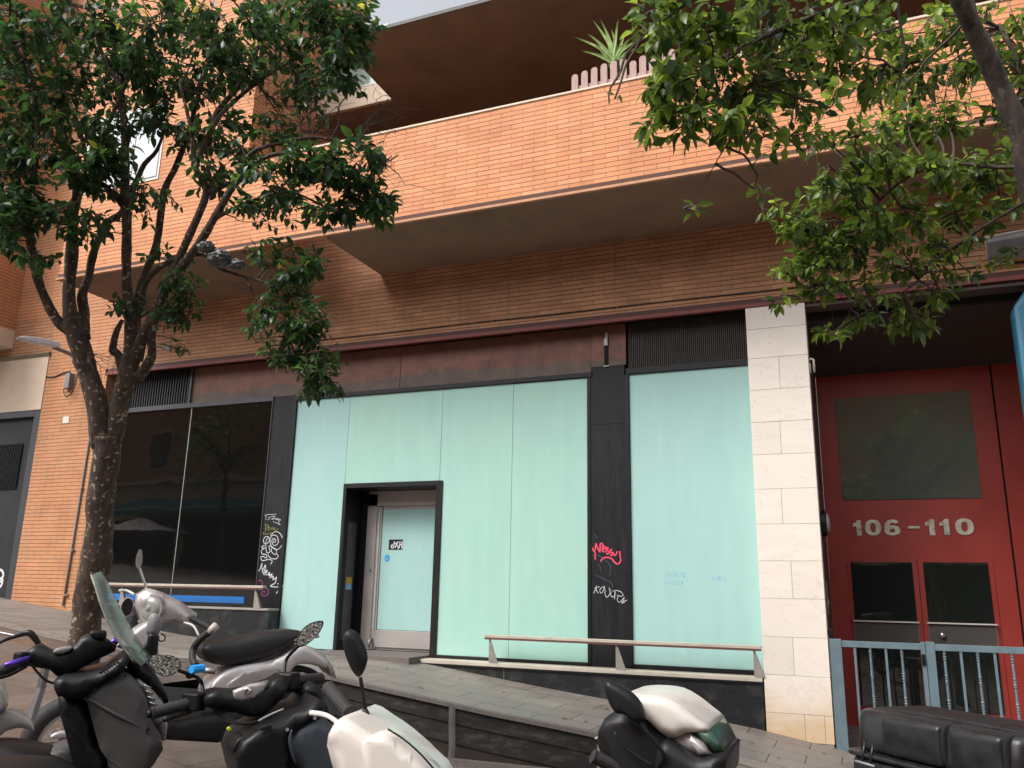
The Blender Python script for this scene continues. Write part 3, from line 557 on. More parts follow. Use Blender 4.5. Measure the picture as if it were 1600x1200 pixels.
strokes('loop_tag', Z7([[(215, 475), (200, 500), (225, 505), (230, 475), (200, 460), (185, 500), (215, 545), (260, 510), (250, 440), (200, 420), (165, 470), (180, 550), (240, 590), (290, 560), (315, 480), (280, 400), (220, 380), (170, 430)],
  [(150, 440), (110, 440), (85, 490), (110, 525), (150, 500), (155, 450), (120, 480), (115, 560), (130, 630), (165, 610), (150, 550), (190, 560), (240, 600), (225, 650), (180, 610), (190, 560)],
  [(100, 545), (70, 550), (75, 575), (105, 570), (65, 600), (70, 640), (120, 650), (125, 690), (80, 670), (55, 680), (75, 720), (150, 705), (190, 725), (170, 765)], [(240, 640), (260, 670), (230, 700), (170, 690), (140, 650)]]), YG, 1.2, 'whiteg', pierL)
strokes('white_scrawl', Z7([[(100, 190), (145, 180), (240, 175)], [(120, 185), (115, 245)], [(140, 215), (165, 210), (150, 240), (135, 235)], [(170, 205), (230, 200), (180, 235), (220, 230), (270, 245)], [(230, 225), (290, 240), (260, 265), (285, 300)], [(200, 260), (285, 300)]]), YG, .7, 'whiteg', pierL)
strokes('olive_scrawl', Z7([[(105, 290), (115, 340), (105, 385)], [(105, 295), (150, 310), (120, 345)], [(140, 340), (155, 325), (165, 350), (145, 365), (140, 340)], [(175, 360), (190, 330), (200, 360), (215, 330), (225, 365), (260, 345)], [(80, 390), (110, 410), (240, 380)]]), YG, .8, 'yellowg', pierL)
strokes('magenta_scrawl', Z7([[(20, 970), (40, 950), (70, 960), (75, 1000), (50, 1025), (90, 1030), (140, 1060), (140, 1110), (100, 1135), (65, 1110), (80, 1075), (110, 1090)]]), YG, 1.0, 'magg', pierL)
pR = [o for o in bld.children if o.name.startswith('painted_pane')][4]
strokes('faint_marker', [[(1041, 893), (1043, 901), (1046, 895), (1049, 901), (1051, 893)], [(1054, 901), (1055, 893), (1058, 896), (1055, 898), (1059, 901)], [(1064, 894), (1061, 897), (1065, 899), (1061, 902)], [(1067, 894), (1068, 902)], [(1071, 894), (1067, 898), (1071, 903)],
  [(1040, 906), (1042, 914), (1045, 908), (1048, 914), (1050, 906)], [(1053, 914), (1053, 907), (1057, 909), (1053, 911), (1057, 914)], [(1062, 908), (1059, 911), (1062, 913), (1059, 914)], [(1065, 908), (1067, 914)], [(1068, 908), (1064, 914)],
  [(1112, 900), (1114, 908), (1117, 902), (1120, 908), (1121, 900)], [(1124, 908), (1124, 900), (1128, 903), (1124, 904), (1128, 908)], [(1135, 901), (1131, 904), (1135, 906), (1131, 909)]], YS, .85, 'faintblue', pR, 2)
# ---- marble pier built of separate slabs
bm = NB(); tl = bm.loops.layers.float_color.new('tint'); zs = [3.408, 3.13, 2.765, 2.375, 1.985, 1.60, 1.20, .80, .39, -.02, -.43, -.83, -1.22]
MX0, MX1 = -1.075, -.388
for i, z in enumerate(zs):
    zb = zs[i+1] if i+1 < len(zs) else -1.50
    xs_ = [MX0, MX1] if i in (0, 1, 3, 5, 7, 9, 11) else [MX0, MX0+.325+.03*(i % 3-1), MX1]
    if i == 12: xs_ = [MX0, MX0+.40, MX0+.60, MX1]
    if i == 0: xs_ = [MX0, MX1]
    for a, b in zip(xs_, xs_[1:]):
        v = rnd.random(); v2 = rnd.random()
        for f in box(bm, a+.0018, b-.0018, -.012, .3, zb+.0018, z-.0018):
            for l in f.loops: l[tl] = (v, v2, rnd.random()*0, 1)
obj('marble_pier', bm, M['marble'], bld, bevel=.002)
obj('pier_core', B(MX0+.01, MX1-.01, -.006, .31, -2, 3.40), M['bracket'], bld)
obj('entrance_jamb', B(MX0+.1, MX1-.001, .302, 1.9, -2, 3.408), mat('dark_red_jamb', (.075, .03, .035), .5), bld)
# ---- street entrance
YE = 1.9
obj('canopy_leak_block', B(MX1, 6, .27, .34, 3.28, 3.56), M['dark'], bld)  # dark backing added to stop light leaking in above the entrance ceiling
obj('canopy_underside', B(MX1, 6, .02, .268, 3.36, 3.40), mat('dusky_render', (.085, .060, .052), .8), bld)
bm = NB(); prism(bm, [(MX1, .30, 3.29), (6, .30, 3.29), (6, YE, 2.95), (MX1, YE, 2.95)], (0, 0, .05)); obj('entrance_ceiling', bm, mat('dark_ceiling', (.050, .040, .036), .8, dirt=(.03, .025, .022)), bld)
wall = obj('entrance_wall', B(MX1, 1.72, YE, YE+.1, -2.2, 2.98), M['redpaint'], bld)
obj('entrance_side_wall', B(1.745, 5.5, YE+.01, YE+.1, -3, 2.98), M['redpaint'], bld)
obj('wall_seam', B(1.72, 1.745, YE+.03, YE+.1, -3, 2.98), M['dark'], bld)
tr = obj('transom_window', B(-.155, 1.462, YE-.012, YE-.002, 1.25, 2.63), M['glass3'], bld)
ed = obj('street_door', B(-.15, 1.50, YE-.014, YE-.002, -1.42, .50), M['redpaint'], bld, label='double red street door with two tall dark panes')
for x0, x1 in ((-.120, .600), (.725, 1.445)):
    obj('door_pane', B(x0, x1, YE-.024, YE-.015, -1.30, .455), M['glass2'], ed)
    bm = NB(); box(bm, x0-.02, x1+.02, YE-.06, YE-.05, -.55, -.285); pl = obj('push_plate', bm, M['clearp'], ed)
    obj('plate_edge', B(x0-.02, x1+.02, YE-.085, YE-.040, -.286, -.270), M['white'], pl)  # white colour stands in for the bright glint on the metal bar
obj('leaf_gap', B(.659, .667, YE-.016, YE-.013, -1.42, .50), M['dark'], ed)
for hz in (-1.1, -.3, .35): obj('hinge', B(-.165, -.145, YE-.03, YE-.012, hz, hz+.09), M['redpaint'], ed, bevel=.004)
bm = NB(); tube(bm, [(.86, YE-.06, -.42), (.86, YE-.10, -.42), (.86, YE-.115, -.42)], [.018, .032, .022], 14); obj('door_knob', bm, M['chrome'], ed, smooth=True)
def digit(polys, x, z, w, h):
    bm = NB()
    for outer, inner in polys:
        O = [Vector((x+a*w, YE-(.016 if polys[0][1] is None or inner else .0145), z+b*h)) for a, b in outer]
        if inner is None: prism(bm, O, (0, .012, 0)); continue
        I = [Vector((x+a*w, YE-.016, z+b*h)) for a, b in inner]; n = len(O); d = Vector((0, .013, 0))
        a0 = [bm.verts.new(v) for v in O]; a1 = [bm.verts.new(v) for v in I]; b0 = [bm.verts.new(v+d) for v in O]; b1 = [bm.verts.new(v+d) for v in I]
        for i in range(n):
            j = (i+1) % n
            for q in ((a0[i], a0[j], a1[j], a1[i]), (a0[i], b0[i], b0[j], a0[j]), (a1[i], a1[j], b1[j], b1[i])): bm.faces.new(q)
    obj('house_number_digit', bm, M['digit'], bld, bevel=.0015)
def ell(cx, cz, rx, rz, n=28): return [(cx+rx*math.copysign(abs(math.cos(a))**.85, math.cos(a)), cz+rz*math.copysign(abs(math.sin(a))**.85, math.sin(a))) for a in [2*PI*i/n for i in range(n)]]
one = [([(.38, 0), (.86, 0), (.86, 1), (.50, 1), (.34, .86), (.04, .80), (.04, .58), (.38, .62)], None)]
zero = [(ell(.5, .5, .5, .5), ell(.5, .5, .17, .30))]
n6 = 28; c6 = [((.5+.27*math.cos(a), .5+.42*math.sin(a))) for a in []]
arc_o = [(.94, .80), (.80, .95), (.56, 1.0), (.30, .95), (.10, .78), (.0, .50), (.02, .30), (.30, .40), (.34, .62), (.46, .80), (.60, .80), (.68, .74)]
six = [(ell(.5, .31, .5, .31), ell(.5, .30, .17, .13)), (arc_o, None)]
dash = [([(0, 0), (1, 0), (1, 1), (0, 1)], None)]
zN = .79
for g_, x, w, h, dz in ((one, -.06, .12, .20, 0), (zero, .09, .19, .205, 0), (six, .315, .19, .205, 0), (dash, .595, .135, .032, .085), (one, .79, .13, .20, 0), (one, .955, .13, .20, 0), (zero, 1.135, .205, .205, 0)): digit(g_, x, zN+dz, w, h)
# round lamp, intercom on the jamb
rl = thing('wall_lamp', (MX1+.03, .35, .82), 'round black bulkhead lamp on the side of the marble pier', 'lamp')
bm = NB(); tube(bm, [(MX1, .35, .83), (MX1+.05, .35, .83), (MX1+.062, .35, .83)], [.15, .15, .13], 24); obj('body', bm, M['plastic2'], rl, smooth=False, bevel=.004)
bm = NB(); tube(bm, [(MX1+.062, .35, .83), (MX1+.085, .35, .83), (MX1+.10, .35, .83)], [.118, .10, .05], 24); obj('lens', bm, M['lens'], rl, smooth=True)
ic = thing('door_intercom', (MX1, .6, -.02), 'slim steel door intercom on the side of the marble pier', 'intercom')
obj('faceplate', B(MX1, MX1+.012, .5, .62, -.18, .18), M['steel'], ic, bevel=.003); obj('call_button', B(MX1+.012, MX1+.018, .54, .58, -.30+.22, -.02), M['white'], ic)
pb = thing('wall_clip', (MX1, .12, 2.6), 'small cream plastic clip on the marble pier below the leaves', 'clip')
bm = NB(); tube(bm, [(MX1, .03, 2.70), (MX1+.03, .03, 2.72), (MX1+.055, .03, 2.70), (MX1+.055, .03, 2.55)], .014, 8); box(bm, MX1-.0, MX1+.02, .02, .04, 2.54, 2.66); obj('clip_body', bm, M['sill'], pb, smooth=True)
# blue column at the right
bc = thing('blue_column', (2.2, -.05, -1.9), 'smooth blue painted column at the right edge beside the red entrance', 'column')
bm = NB(); prism(bm, [(1.735, -.03, 3.10), (1.95, -.03, 3.39), (3.2, -.03, 3.39), (3.2, -.03, -2.3), (1.735, -.03, -2.3)], (0, .25, 0)); obj('shaft', bm, M['bluecol'], bc, bevel=.05)
obj('end_pier', B(5.5, 8, -.02, 2, -3.2, 3.5), M['brick'], bld)
# ---- neighbouring house at far left
nb = thing('neighbouring_house', (-16, 1, -.2), 'neighbouring brick house at the far left with beige lintel over a black garage door', 'building')
bm = NB(); box(bm, -20, -14.0, -1.4, -.004, 4.44, 12); obj('brick_bay', bm, M['brick_left'], nb)
obj('bay_slab', B(-20, -13.97, -1.42, -.004, 4.10, 4.438), M['beige'], nb, bevel=.01)
obj('lintel', B(-20, -13.0, -.015, .3, 2.915, 3.88), M['beige'], nb)
bm = NB(); prism(bm, [(-20, -.06, 3.93), (-20, 0, 3.97), (-20, 0, 3.882), (-20, -.03, 3.882)], (7.03, 0, 0)); obj('lintel_cap', bm, mat('mossy_cap', (.20, .17, .11), .8), nb)
gd = obj('garage_door', B(-20, -13.15, .10, .14, -.7, 2.80), mat('charcoal_door', (.014, .015, .018), .5, var=.2, dirt=(.05, .05, .05), dirtamt=.3, spec=.3), nb)
bm = NB(); box(bm, -13.15, -13.0, .0, .2, -.7, 2.913); box(bm, -20, -13.15, 0, .2, 2.80, 2.913); obj('frame', bm, mat('charcoal_frame', (.030, .032, .038), .45), nb, bevel=.004)
bm = NB()
for i in range(16): box(bm, -14.05+i*.04, -14.05+i*.04+.012, .075, .10, 1.55, 2.35)
for i in range(19): box(bm, -14.05, -13.42, .085, .10, 1.55+i*.043, 1.55+i*.043+.012)
obj('ventilation_grid', bm, M['blackfr'], gd)
strokes('white_tag', [[(0, 890), (4, 893), (5, 900), (0, 905)], [(0, 910), (4, 905), (3, 912), (0, 918)]], .098, 5, 'whiteg', gd)
obj('side_wall', B(-20, -13.0, .3, .5, -1, 3.96), M['dark'], nb)
# rain pipe, junction box, wall lamp and tag at left
dp = thing('conduit_pipe', (-11.75, -.02, -.4), 'thin grey conduit pipe running down the brick pier beside the tree', 'pipe')
bm = NB(); tube(bm, [(-11.72, -.018, 3.3), (-11.73, -.02, 2.1), (-11.76, -.018, .8), (-11.78, -.02, -.36)], .016, 8); obj('pipe', bm, M['lampgrey'], dp, smooth=True)
bm = NB()
for z in (-.2, .5, 1.5, 2.5): box(bm, -11.79, -11.71, -.04, 0, z, z+.02)
obj('pipe_clip', bm, M['bracket'], dp)
wl = thing('street_lamp', (-12.38, -.1, 3.6), 'flat pale wall-mounted street lamp arm reaching out from the brick pier behind the tree', 'street lamp')
bm = NB(); tube(bm, [(-12.2, 0, 3.72), (-12.25, -.25, 3.80), (-12.3, -.5, 3.84)], [.03, .035, .04], 8, flat=.5); obj('arm', bm, M['lampgrey'], wl, smooth=True)
bm = NB(); pr = [(0, 0), (.06, .05), (.32, .06), (.55, .03), (.60, 0), (.5, -.03), (.05, -.035)]
prism(bm, [(-12.30-.25*a/.6, -.42-a, 3.86+b) for a, b in pr], (.17, -.05, 0)); obj('lamp_head', bm, mat('pale_lamp_shell', (.55, .55, .60), .4), wl, bevel=.012)
bm = NB(); box(bm, -12.24, -12.16, -.05, 0, 3.58, 3.76); obj('wall_plate', bm, M['bracket'], wl, bevel=.004)
jb = thing('junction_box', (-12.38, -.04, 3.4), 'small grey junction box with looped cables on the brick pier under the street lamp', 'junction box')
obj('box_body', B(-12.43, -12.32, -.09, 0, 3.23, 3.50), M['lampgrey'], jb, bevel=.008)
bm = NB(); tube(bm, smoothpath([(-12.22, -.02, 3.6), (-12.2, -.05, 3.35), (-12.24, -.07, 3.14), (-12.36, -.07, 3.08), (-12.46, -.05, 3.2), (-12.45, -.04, 3.4)]), .009, 6)
tube(bm, smoothpath([(-12.28, -.02, 3.5), (-12.26, -.06, 3.3), (-12.33, -.07, 3.16), (-12.38, -.06, 3.22)]), .007, 6)
tube(bm, smoothpath([(-13.0, -.012, 3.50), (-12.8, -.012, 3.48), (-12.6, -.012, 3.53), (-12.42, -.012, 3.54)]), .010, 6); obj('cable_loop', bm, M['cable'], jb, smooth=True)
tg = plate('wall_tag', 99, 651, 107, 661, -.004, 'white', None, .004); props(tg, 'tiny white square plate on the brick pier left of the tree trunk', 'plate')
# floodlight above the beam, top right
fl = thing('floodlight', (1.75, -.1, 3.7), 'grey tilted floodlight on a white bracket above the red beam', 'floodlight')
c0 = PY(1582, 385, -.25)
Mx = Matrix.Translation(c0) @ Matrix.Rotation(math.radians(-28), 4, 'X') @ Matrix.Rotation(math.radians(-6), 4, 'Z')
bm = NB(); box(bm, -.24, .24, -.16, .16, -.035, .035, Mx); obj('housing', bm, M['lampgrey'], fl, bevel=.02)
bm = NB(); box(bm, -.25, .25, -.17, .17, .036, .05, Mx); obj('shade', bm, M['white'], fl, bevel=.006)
bm = NB(); tube(bm, [PY(1567, 408, -.005), PY(1568, 400, -.12), c0+Vector((-.03, 0, -.03))], [.03, .045, .05], 8); obj('arm', bm, M['bracket'], fl, smooth=True)
q = PY(1565, 402, -.01); obj('bracket', B(q.x-.12, q.x+.10, -.05, -.0, q.z-.09, q.z+.12), M['white'], fl, bevel=.015)
# ---- lean rails
def rail(x0, x1, z, brs, zs, label):
    t = thing('lean_rail', ((x0+x1)/2, -.0, zs), label, 'rail', 'rails in front of the shop windows')
    obj('bar', B(x0, x1, -.045, .035, z-.012, z+.022), M['sill'], t, bevel=.004)
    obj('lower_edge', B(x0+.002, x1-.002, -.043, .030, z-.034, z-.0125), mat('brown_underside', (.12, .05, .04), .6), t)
    for x in brs:
        bm = NB(); prism(bm, [(x, -.02, z-.034), (x, .0, z-.034), (x+.06, .09, zs), (x, -.02, zs)], (.010, 0, 0)); obj('bracket', bm, M['bracket'], t)
        bm = bm2 = NB(); prism(bm2, [(x-.005, -.022, z-.034), (x+.015, -.022, z-.034), (x+.115, -.022, zs), (x-.005, -.022, zs)], (0, .01, 0)); obj('bracket_plate', bm2, M['bracket'], t)
rail(-10.98, -7.90, -.012, (-10.6, -8.05), -.303, 'pale lean rail on brackets in front of the dark tinted window')
rail(-4.43, -1.09, -.555, (-4.37, -2.74, -1.17), -.866, 'pale lean rail on brackets in front of the right-hand mint windows')
# ---- gate
gt = thing('metal_gate', (.6, .02, -1.7), 'grey-blue metal double gate with plain and twisted bars before the red door', 'gate')
def GZ(x, f): return -.455 + (gz(x, 0)+.04+.455)*f
obj('gate_post', B(-.375, -.255, -.01, .05, gz(-.3)+.005, -.43), M['gate'], gt, bevel=.004)
for lx0, lx1, fst in ((-.255, .515, 0), (.60, 3.0, 1)):
    zb = -1.52 if fst == 0 else -1.62
    obj('top_bar', B(lx0, lx1, 0, .04, -.51, -.445), M['gate'], gt, bevel=.003); obj('bottom_bar', B(lx0, lx1, 0, .04, zb-.04, zb), M['gate'], gt, bevel=.003)
    st = .152; n = int((lx1-lx0)/st)
    for k in range(n):
        x = lx0+st*(k+.85); 
        if x > lx1-.04: break
        bm = NB()
        if (k+fst) % 2 == 1:
            P = []; Rr = []; L_ = -.51-zb; segs = 110
            for i in range(segs+1):
                zf = -.51-L_*i/segs; ph = (i/segs*L_) % .24
                P.append(Vector((x, .02, zf)))
                Rr.append(.0125 if ph > .105 else .0125*(1.05+.5*math.sin(ph/.105*PI*8)))
            tube(bm, P, Rr, 8); obj('twisted_bar', bm, M['gate'], gt, smooth=False)
        else:
            box(bm, x-.012, x+.012, .008, .032, zb, -.51); obj('plain_bar', bm, M['gate'], gt)
obj('meeting_stile', B(.515, .555, -.005, .045, -1.56, -.43), M['gate'], gt, bevel=.003); obj('meeting_stile', B(.560, .645, -.005, .045, -1.68, -.425), M['gate'], gt, bevel=.003)
bm = NB(); tube(bm, [(.53, -.01, -.60), (.53, -.05, -.60), (.36, -.055, -.585)], [.012, .010, .008], 8); box(bm, .515, .545, -.02, -.004, -.66, -.55); obj('latch_handle', bm, M['plastic2'], gt)
bm = NB(); box(bm, -.385, -.33, -.03, .03, -.40, -.33); obj('hinge_block', bm, M['plastic2'], gt, bevel=.006)
# ---- balcony picket fence and yucca
pf = thing('picket_fence', (-2.3, YP+.1, 5.9), 'row of weathered round-topped wooden pickets standing on the balcony wall', 'picket fence')
for k in range(11):
    a = PY(898+k*15.2, 140-k*3.3, YP+.10); x = a.x; h = (.31, .33, .35, .37, .38, .38, .32, .36, .35, .37, .36)[k]; wd = .042
    pts = [(x-wd, YP+.10, 5.80), (x-wd, YP+.10, 5.90+h-wd)]+[(x-wd*math.cos(q), YP+.10, 5.90+h-wd+wd*math.sin(q)) for q in np.linspace(0, PI, 9)[1:-1]]+[(x+wd, YP+.10, 5.90+h-wd), (x+wd, YP+.10, 5.80)]
    bm = NB(); prism(bm, pts, (0, .018, 0)); obj('picket', bm, M['wood'], pf, bevel=.003)
obj('fence_rail', B(-2.85, -.8, YP+.12, YP+.14, 6.0, 6.05), M['wood'], pf)
yc = thing('yucca_plant', (-2.3, YP+.35, 5.6), 'spiky green yucca plant behind the balcony pickets', 'plant')
bm = NB(); bx = PY(962, 95, YP+.3)
for (tx, ty) in ((897, 58), (917, 52), (905, 79), (926, 31), (937, 28), (966, 28), (965, 36), (978, 50), (985, 60), (991, 56), (944, 40), (955, 45), (974, 70), (996, 75), (930, 70), (1003, 60)):
    tip = PY(tx, ty, YP+.3+rnd.uniform(-.25, .25)); base = bx+Vector((rnd.uniform(-.06, .06), 0, rnd.uniform(-.08, .04))); d = tip-base; L_ = d.length; sd_ = d.cross(Vector((0, 1, 0))).normalized(); pv = None
    for i in range(7):
        f = i/6; c = base+d*f+Vector((0, 0, .04*math.sin(f*PI))); ww = .026*(1-abs(f-.35)*.6)*(1-f)**.5+.001
        cur = (bm.verts.new(c+sd_*ww), bm.verts.new(c+Vector((0, .008, 0))), bm.verts.new(c-sd_*ww))
        if pv: bm.faces.new((pv[0], pv[1], cur[1], cur[0])); bm.faces.new((pv[1], pv[2], cur[2], cur[1]))
        pv = cur
obj('leaves', bm, M['yucca'], yc)
bm = NB(); tube(bm, [bx+Vector((0, 0, -.5)), bx], [.05, .04], 8); obj('stem', bm, M['bark2'], yc)
# ================================================================== TREES
def leafmesh(name, P, D, Nn, Ln, Wd, tint):
    n = len(P); D = D/np.linalg.norm(D, axis=1)[:, None]; Sd = np.cross(D, Nn); Sd /= np.linalg.norm(Sd, axis=1)[:, None]+1e-9; Up = np.cross(Sd, D)
    Ln = Ln[:, None]; Wd = Wd[:, None]; V = np.zeros((n, 8, 3)); cup = .16*Wd; drp = .12*Ln
    V[:, 0] = P; V[:, 1] = P+D*Ln*.34-Up*drp*.05; V[:, 2] = P+D*Ln*.70-Up*drp*.5; V[:, 3] = P+D*Ln-Up*drp*1.3
    V[:, 4] = V[:, 1]+Sd*Wd*.5+Up*cup; V[:, 5] = V[:, 1]-Sd*Wd*.5+Up*cup; V[:, 6] = V[:, 2]+Sd*Wd*.36+Up*cup*.7; V[:, 7] = V[:, 2]-Sd*Wd*.36+Up*cup*.7
    fc = [(0, 4, 1), (0, 1, 5), (4, 6, 2, 1), (1, 2, 7, 5), (6, 3, 2), (2, 3, 7)]; faces = []
    for i in range(n):
        b = i*8
        for f in fc: faces.append([b+k for k in f])
    me = bpy.data.meshes.new(name); me.from_pydata(V.reshape(-1, 3).tolist(), [], faces)
    ca = me.color_attributes.new('tint', 'FLOAT_COLOR', 'POINT'); c = np.ones((n, 8, 4)); c[:, :, :3] = tint[:, None, None]; ca.data.foreach_set('color', c.ravel())
    me.shade_smooth(); return me
def tree(limbs, blobs, bark, leaf, seed, label, loc, extra_twigs=(), group=None, kn=1.0, kl=1.0, kr=1.0):
    rg = np.random.default_rng(seed); root = thing('street_tree', loc, label, 'tree', group)
    bm = NB(); sk = []
    for L_ in limbs:
        Q = smoothpath(L_, 4); pts = [W(q[0], q[1], q[2]) for q in Q]; rad = [float(q[3])*kr for q in Q]
        pts = [p+Vector((mnoise.noise(p*2.1), mnoise.noise(p*2.1+Vector((9, 0, 0))), 0))*min(.02, r*.5) for p, r in zip(pts, rad)]
        tube(bm, pts, rad, 12 if rad[0] > .06 else 8, jit=.22)
        for i in range(len(pts)-1):
            for k in range(3): sk.append(pts[i].lerp(pts[i+1], k/3))
    obj('trunk', bm, bark, root, smooth=True)
    SK = np.array([list(p) for p in sk]); bt = NB(); P = []; D = []; Nn = []; Ln = []; Wd = []; Ti = []
    Fv = np.array(F_); Rv = np.array(R_); Uv = np.array(U_)
    def twig(a, b, r0, r1, sag, n=5):
        a = np.array(a); b = np.array(b); d = b-a; L_ = np.linalg.norm(d); o = rg.normal(0, .10*L_, 3); o2 = rg.normal(0, .05*L_, 3); pts = []
        for i in range(n+1):
            f = i/n; pts.append(a+d*f+o*4*f*(1-f)*.5+o2*math.sin(f*9)*f*(1-f)*2+np.array([0, 0, 1])*sag*L_*4*f*(1-f)*.5)
        tube(bt, pts, [r0+(r1-r0)*i/n for i in range(n+1)], 4, cap=False); return pts
    for (px, py, t, rx, ry, rz, nt_, nl, ll) in list(blobs)+list(extra_twigs):
        nt_ = max(1, int(round(nt_*(kn if nl else 1)))); ll *= kl; c = np.array(W(px, py, t)); loc_sk = [np.array(q) for q in []]
        for k in range(max(2, nt_//9)):
            v = rg.normal(0, .45, 3); v /= max(1, np.linalg.norm(v)); tip = c+Rv*v[0]*rx/FPX*t+Uv*v[1]*ry/FPX*t+Fv*v[2]*rz
            j = np.argmin(np.linalg.norm(SK-tip, axis=1)); ln = np.linalg.norm(SK[j]-tip); pts = twig(SK[j], tip, min(.016, .005+.006*ln), .004, .08, 8)
            loc_sk += pts[3:]
        LS = np.array(loc_sk)
        for k in range(nt_):
            v = rg.normal(0, 1, 3); v /= np.linalg.norm(v); v *= rg.random()**(1/2.2)
            tip = c+Rv*v[0]*rx/FPX*t+Uv*v[1]*ry/FPX*t+Fv*v[2]*rz
            j = np.argmin(np.linalg.norm(LS-tip, axis=1)); st = LS[j]
            if np.linalg.norm(st-tip) > .45: st = tip+(st-tip)/np.linalg.norm(st-tip)*.45
            pts = twig(st, tip, .0035, .0012, .05 if nl else .0, 5)
            if nl == 0:
                for _ in range(3):
                    q = pts[rg.integers(2, 6)]; twig(q, q+rg.normal(0, .12, 3)*np.array([1, 1, .8]), .002, .0008, 0, 3)
                continue
            dd = tip-st; dd /= np.linalg.norm(dd)+1e-9; cl = rg.normal(0, .12); ph = rg.random()*6.28
            for i in range(nl):
                f = .35+.65*(i+rg.random()*.4)/nl; q = st+(tip-st)*min(f, 1)
                q = np.array(pts[min(5, int(f*5))])*(1-(f*5 % 1))+np.array(pts[min(5, int(f*5)+1)])*(f*5 % 1) if f < 1 else np.array(pts[-1])
                a = ph+i*2.4; o1 = np.cross(dd, [0, 0, 1.]); o1 /= np.linalg.norm(o1)+1e-9; o2 = np.cross(dd, o1)
                side = o1*math.cos(a)+o2*math.sin(a); d = dd*.45+side*.9+rg.normal(0, .25, 3)+np.array([0, 0, -.55])
                nn = np.array([0, 0, 1.])+rg.normal(0, .45, 3)
                P.append(q+d/np.linalg.norm(d)*.008); D.append(d); Nn.append(nn); s = ll*rg.uniform(.5, 1.35); Ln.append(s); Wd.append(s*rg.uniform(.42, .56)); Ti.append(min(.90, max(0, .42+cl+rg.normal(0, .22))) if rg.random() > .004 else 1.0)
    obj('twigs', bt, M['twig'], root)
    me = leafmesh('crown', np.array(P), np.array(D), np.array(Nn), np.array(Ln), np.array(Wd), np.array(Ti)); obj('crown', me, leaf, root)
    return root, SK
T1 = 7.0
def L1(*p): return [(x, y, T1+dt, r) for x, y, dt, r in p]
